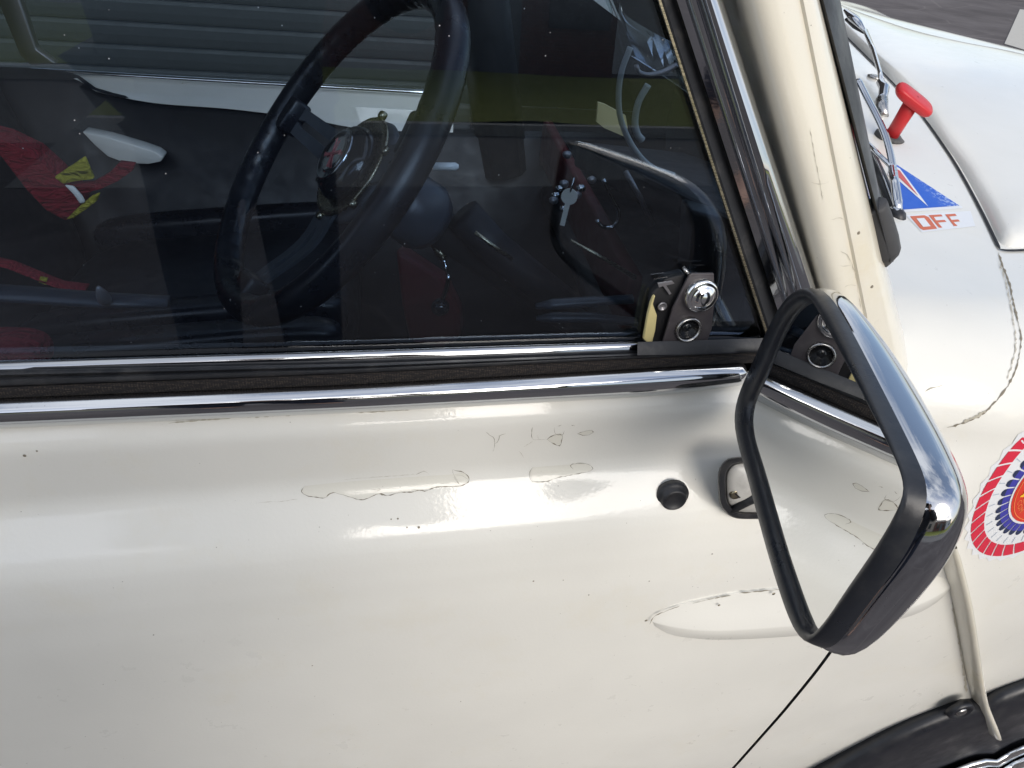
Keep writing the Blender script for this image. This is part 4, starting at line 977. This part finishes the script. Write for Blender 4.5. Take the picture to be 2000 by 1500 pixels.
MB().tube([dp(1652, 20, D0 + .38), dp(1668, 36, D0 + .36), dp(1688, 60, D0 + .30)], [.006, .013, .004], 8, flat=.5).build("arm_socket", M_chrome, w2)
MB().tube([dp(1655, 38, D0 + .39), dp(1672, 52, D0 + .36), dp(1688, 64, D0 + .32)], [.006, .008, .004], 8, flat=.6).build("arm_underside_rubber", M_rubber, w2)  # black rubber underside of the arm socket
MB().tube([dp(1719, 160, D0 + .11), dp(1727, 172, D0 + .095), dp(1724, 190, D0 + .08), dp(1718, 196, D0 + .07)], [.006, .0075, .007, .006], 10).build("arm_knuckle", M_chrome, w2)
MB().tube([dp(1722, 196, D0 + .07), dp(1721, 210, D0 + .06), dp(1726, 228, D0 + .05)], [.009, .0095, .007], 14).build("spindle", M_grey_metal, w2)
MB().lathe([(.013, -.003), (.014, .002), (.009, .004)], surf(1710, 152, .0), (.1, 0, 1), 20).build("washer_jet", M_grey_metal, car)

# ------------------------------------------------------------------ the photographer, mirrored in glass and chrome
M_jacket = rubber("dark_jacket", (.012, .014, .020), .8, 300, .05); M_jeans = rubber("dark_jeans", (.02, .025, .045), .85, 300, .05)
M_skin = rubber("skin", (.48, .29, .21), .5, 300, .0); M_hair = rubber("dark_hair", (.02, .014, .01), .6, 500, .0)
bx, by = -.30, -1.08
person = thing("person", "person in a dark jacket holding up a phone, mirrored in the window", "person", (bx, by, 0))
def skinmesh(name, chains, m, parent, root=None, sub=2):
    me = bpy.data.meshes.new(name); V = []; Ed = []; Rd = []; key_ = {}
    def vi(p, r):
        k = tuple(round(c, 4) for c in p)
        if k not in key_: key_[k] = len(V); V.append(k); Rd.append(r)
        return key_[k]
    for ch in chains:
        ids = [vi(p, r) for p, r in ch]; Ed += [(a, b) for a, b in zip(ids[:-1], ids[1:])]
    me.from_pydata(V, Ed, []); o = bpy.data.objects.new(name, me); COL.objects.link(o)
    o.modifiers.new("skin", 'SKIN').use_smooth_shade = True
    for i, r in enumerate(Rd):
        d = me.skin_vertices[0].data[i]; d.radius = (r, r) if not hasattr(r, '__len__') else r; d.use_root = (i == 0)
    sm = o.modifiers.new("ss", 'SUBSURF'); sm.levels = sub; sm.render_levels = sub
    me.materials.append(m); attach(o, parent); return o
pel = (bx, by, .95)
def hand(side):
    h = CAM - RX[:, 2] * .03 + RX[:, 0] * (.075 * side) + RX[:, 1] * .03
    return h
def armchain(side):
    hd_ = hand(side); s_ = (bx + .22 * side, by, 1.42); e_ = (bx + .27 * side + .06, by + .22, 1.13); w_ = tuple(hd_ - RX[:, 2] * .07 + RX[:, 1] * .05)
    return s_, e_, w_, tuple(hd_)
neck, chest = (bx, by + .01, 1.50), (bx, by, 1.30)
legs = [[(pel, .13), ((bx + s * .10, by, .86), .09), ((bx + s * .11, by + .02, .48), .062), ((bx + s * .12, by - .02, .09), .045), ((bx + s * .13, by + .16, .045), .035)] for s in (-1, 1)]
torso = [(pel, .13), ((bx, by, 1.12), (.15, .11)), (chest, (.17, .12)), (neck, .06)]
arms = []; fing = []
for s in (-1, 1):
    a, b, c, d = armchain(s)
    arms.append([(chest, (.17, .12)), (a, .075), (b, .05), (c, .034)])
    fing.append([(b, .045), (c, .028), (d, .026)])
    for k in range(4):
        base = np.array(d) + RX[:, 1] * (-.03 + .02 * k) - RX[:, 2] * .0
        tip1 = base - RX[:, 0] * (.012 * s) + RX[:, 2] * (-.004); tip2 = base - RX[:, 0] * (.034 * s) - RX[:, 2] * .004
        fing.append([(d, .026), (tuple(base), .009), (tuple(tip1), .0085), (tuple(tip2), .007)])
    th_ = np.array(d) - RX[:, 2] * .03; fing.append([(d, .026), (tuple(th_ - RX[:, 1] * .02), .010), (tuple(th_ - RX[:, 1] * .035 - RX[:, 0] * .03 * s), .008)])
head = [(neck, .06), ((bx, by + .02, 1.58), .06), ((bx, by + .04, 1.66), (.075, .092)), ((bx, by + .04, 1.74), (.072, .09)), ((bx, by + .04, 1.79), (.045, .055))]
skinmesh("body", [torso[:], head] + legs + [[(chest, (.17, .12)), (armchain(s)[0], .06), (armchain(s)[1], .045), (armchain(s)[2], .028), (armchain(s)[3], .026)] for s in (-1, 1)] + [f for f in fing if len(f) != 3 or f[0][1] != .045], M_skin, person)
skinmesh("jacket", [[((bx, by, .74), (.185, .15)), (pel, (.19, .155)), ((bx, by, 1.12), (.195, .15)), (chest, (.20, .15)), ((bx, by, 1.46), (.10, .085))]] + [[(chest, (.20, .15)), (armchain(s)[0], .105), (armchain(s)[1], .080), (armchain(s)[2], .048)] for s in (-1, 1)], M_jacket, person)
skinmesh("trousers", [[(q, r + .014) for q, r in L[:4]] for L in legs], M_jeans, person)
cushion("hair", (bx, by + .025, 1.745), .085, .105, .085, M_hair, person, 0, .95)
MB().lathe([(.016, 0), (.013, .015), (.004, .028)], (bx, by + .125, 1.66), (0, .7, -.4), 10).build("nose", M_skin, person)
ph = MB().box(CAM - RX[:, 2] * .017 - RX[:, 0] * .0 + RX[:, 1] * .018, RX[:, 0], .073, RX[:, 1], .036, RX[:, 2], .004).build("phone", M_glossblack, None, bevel=.002)
tag(ph, "black phone held up by the person in the dark jacket", "phone")
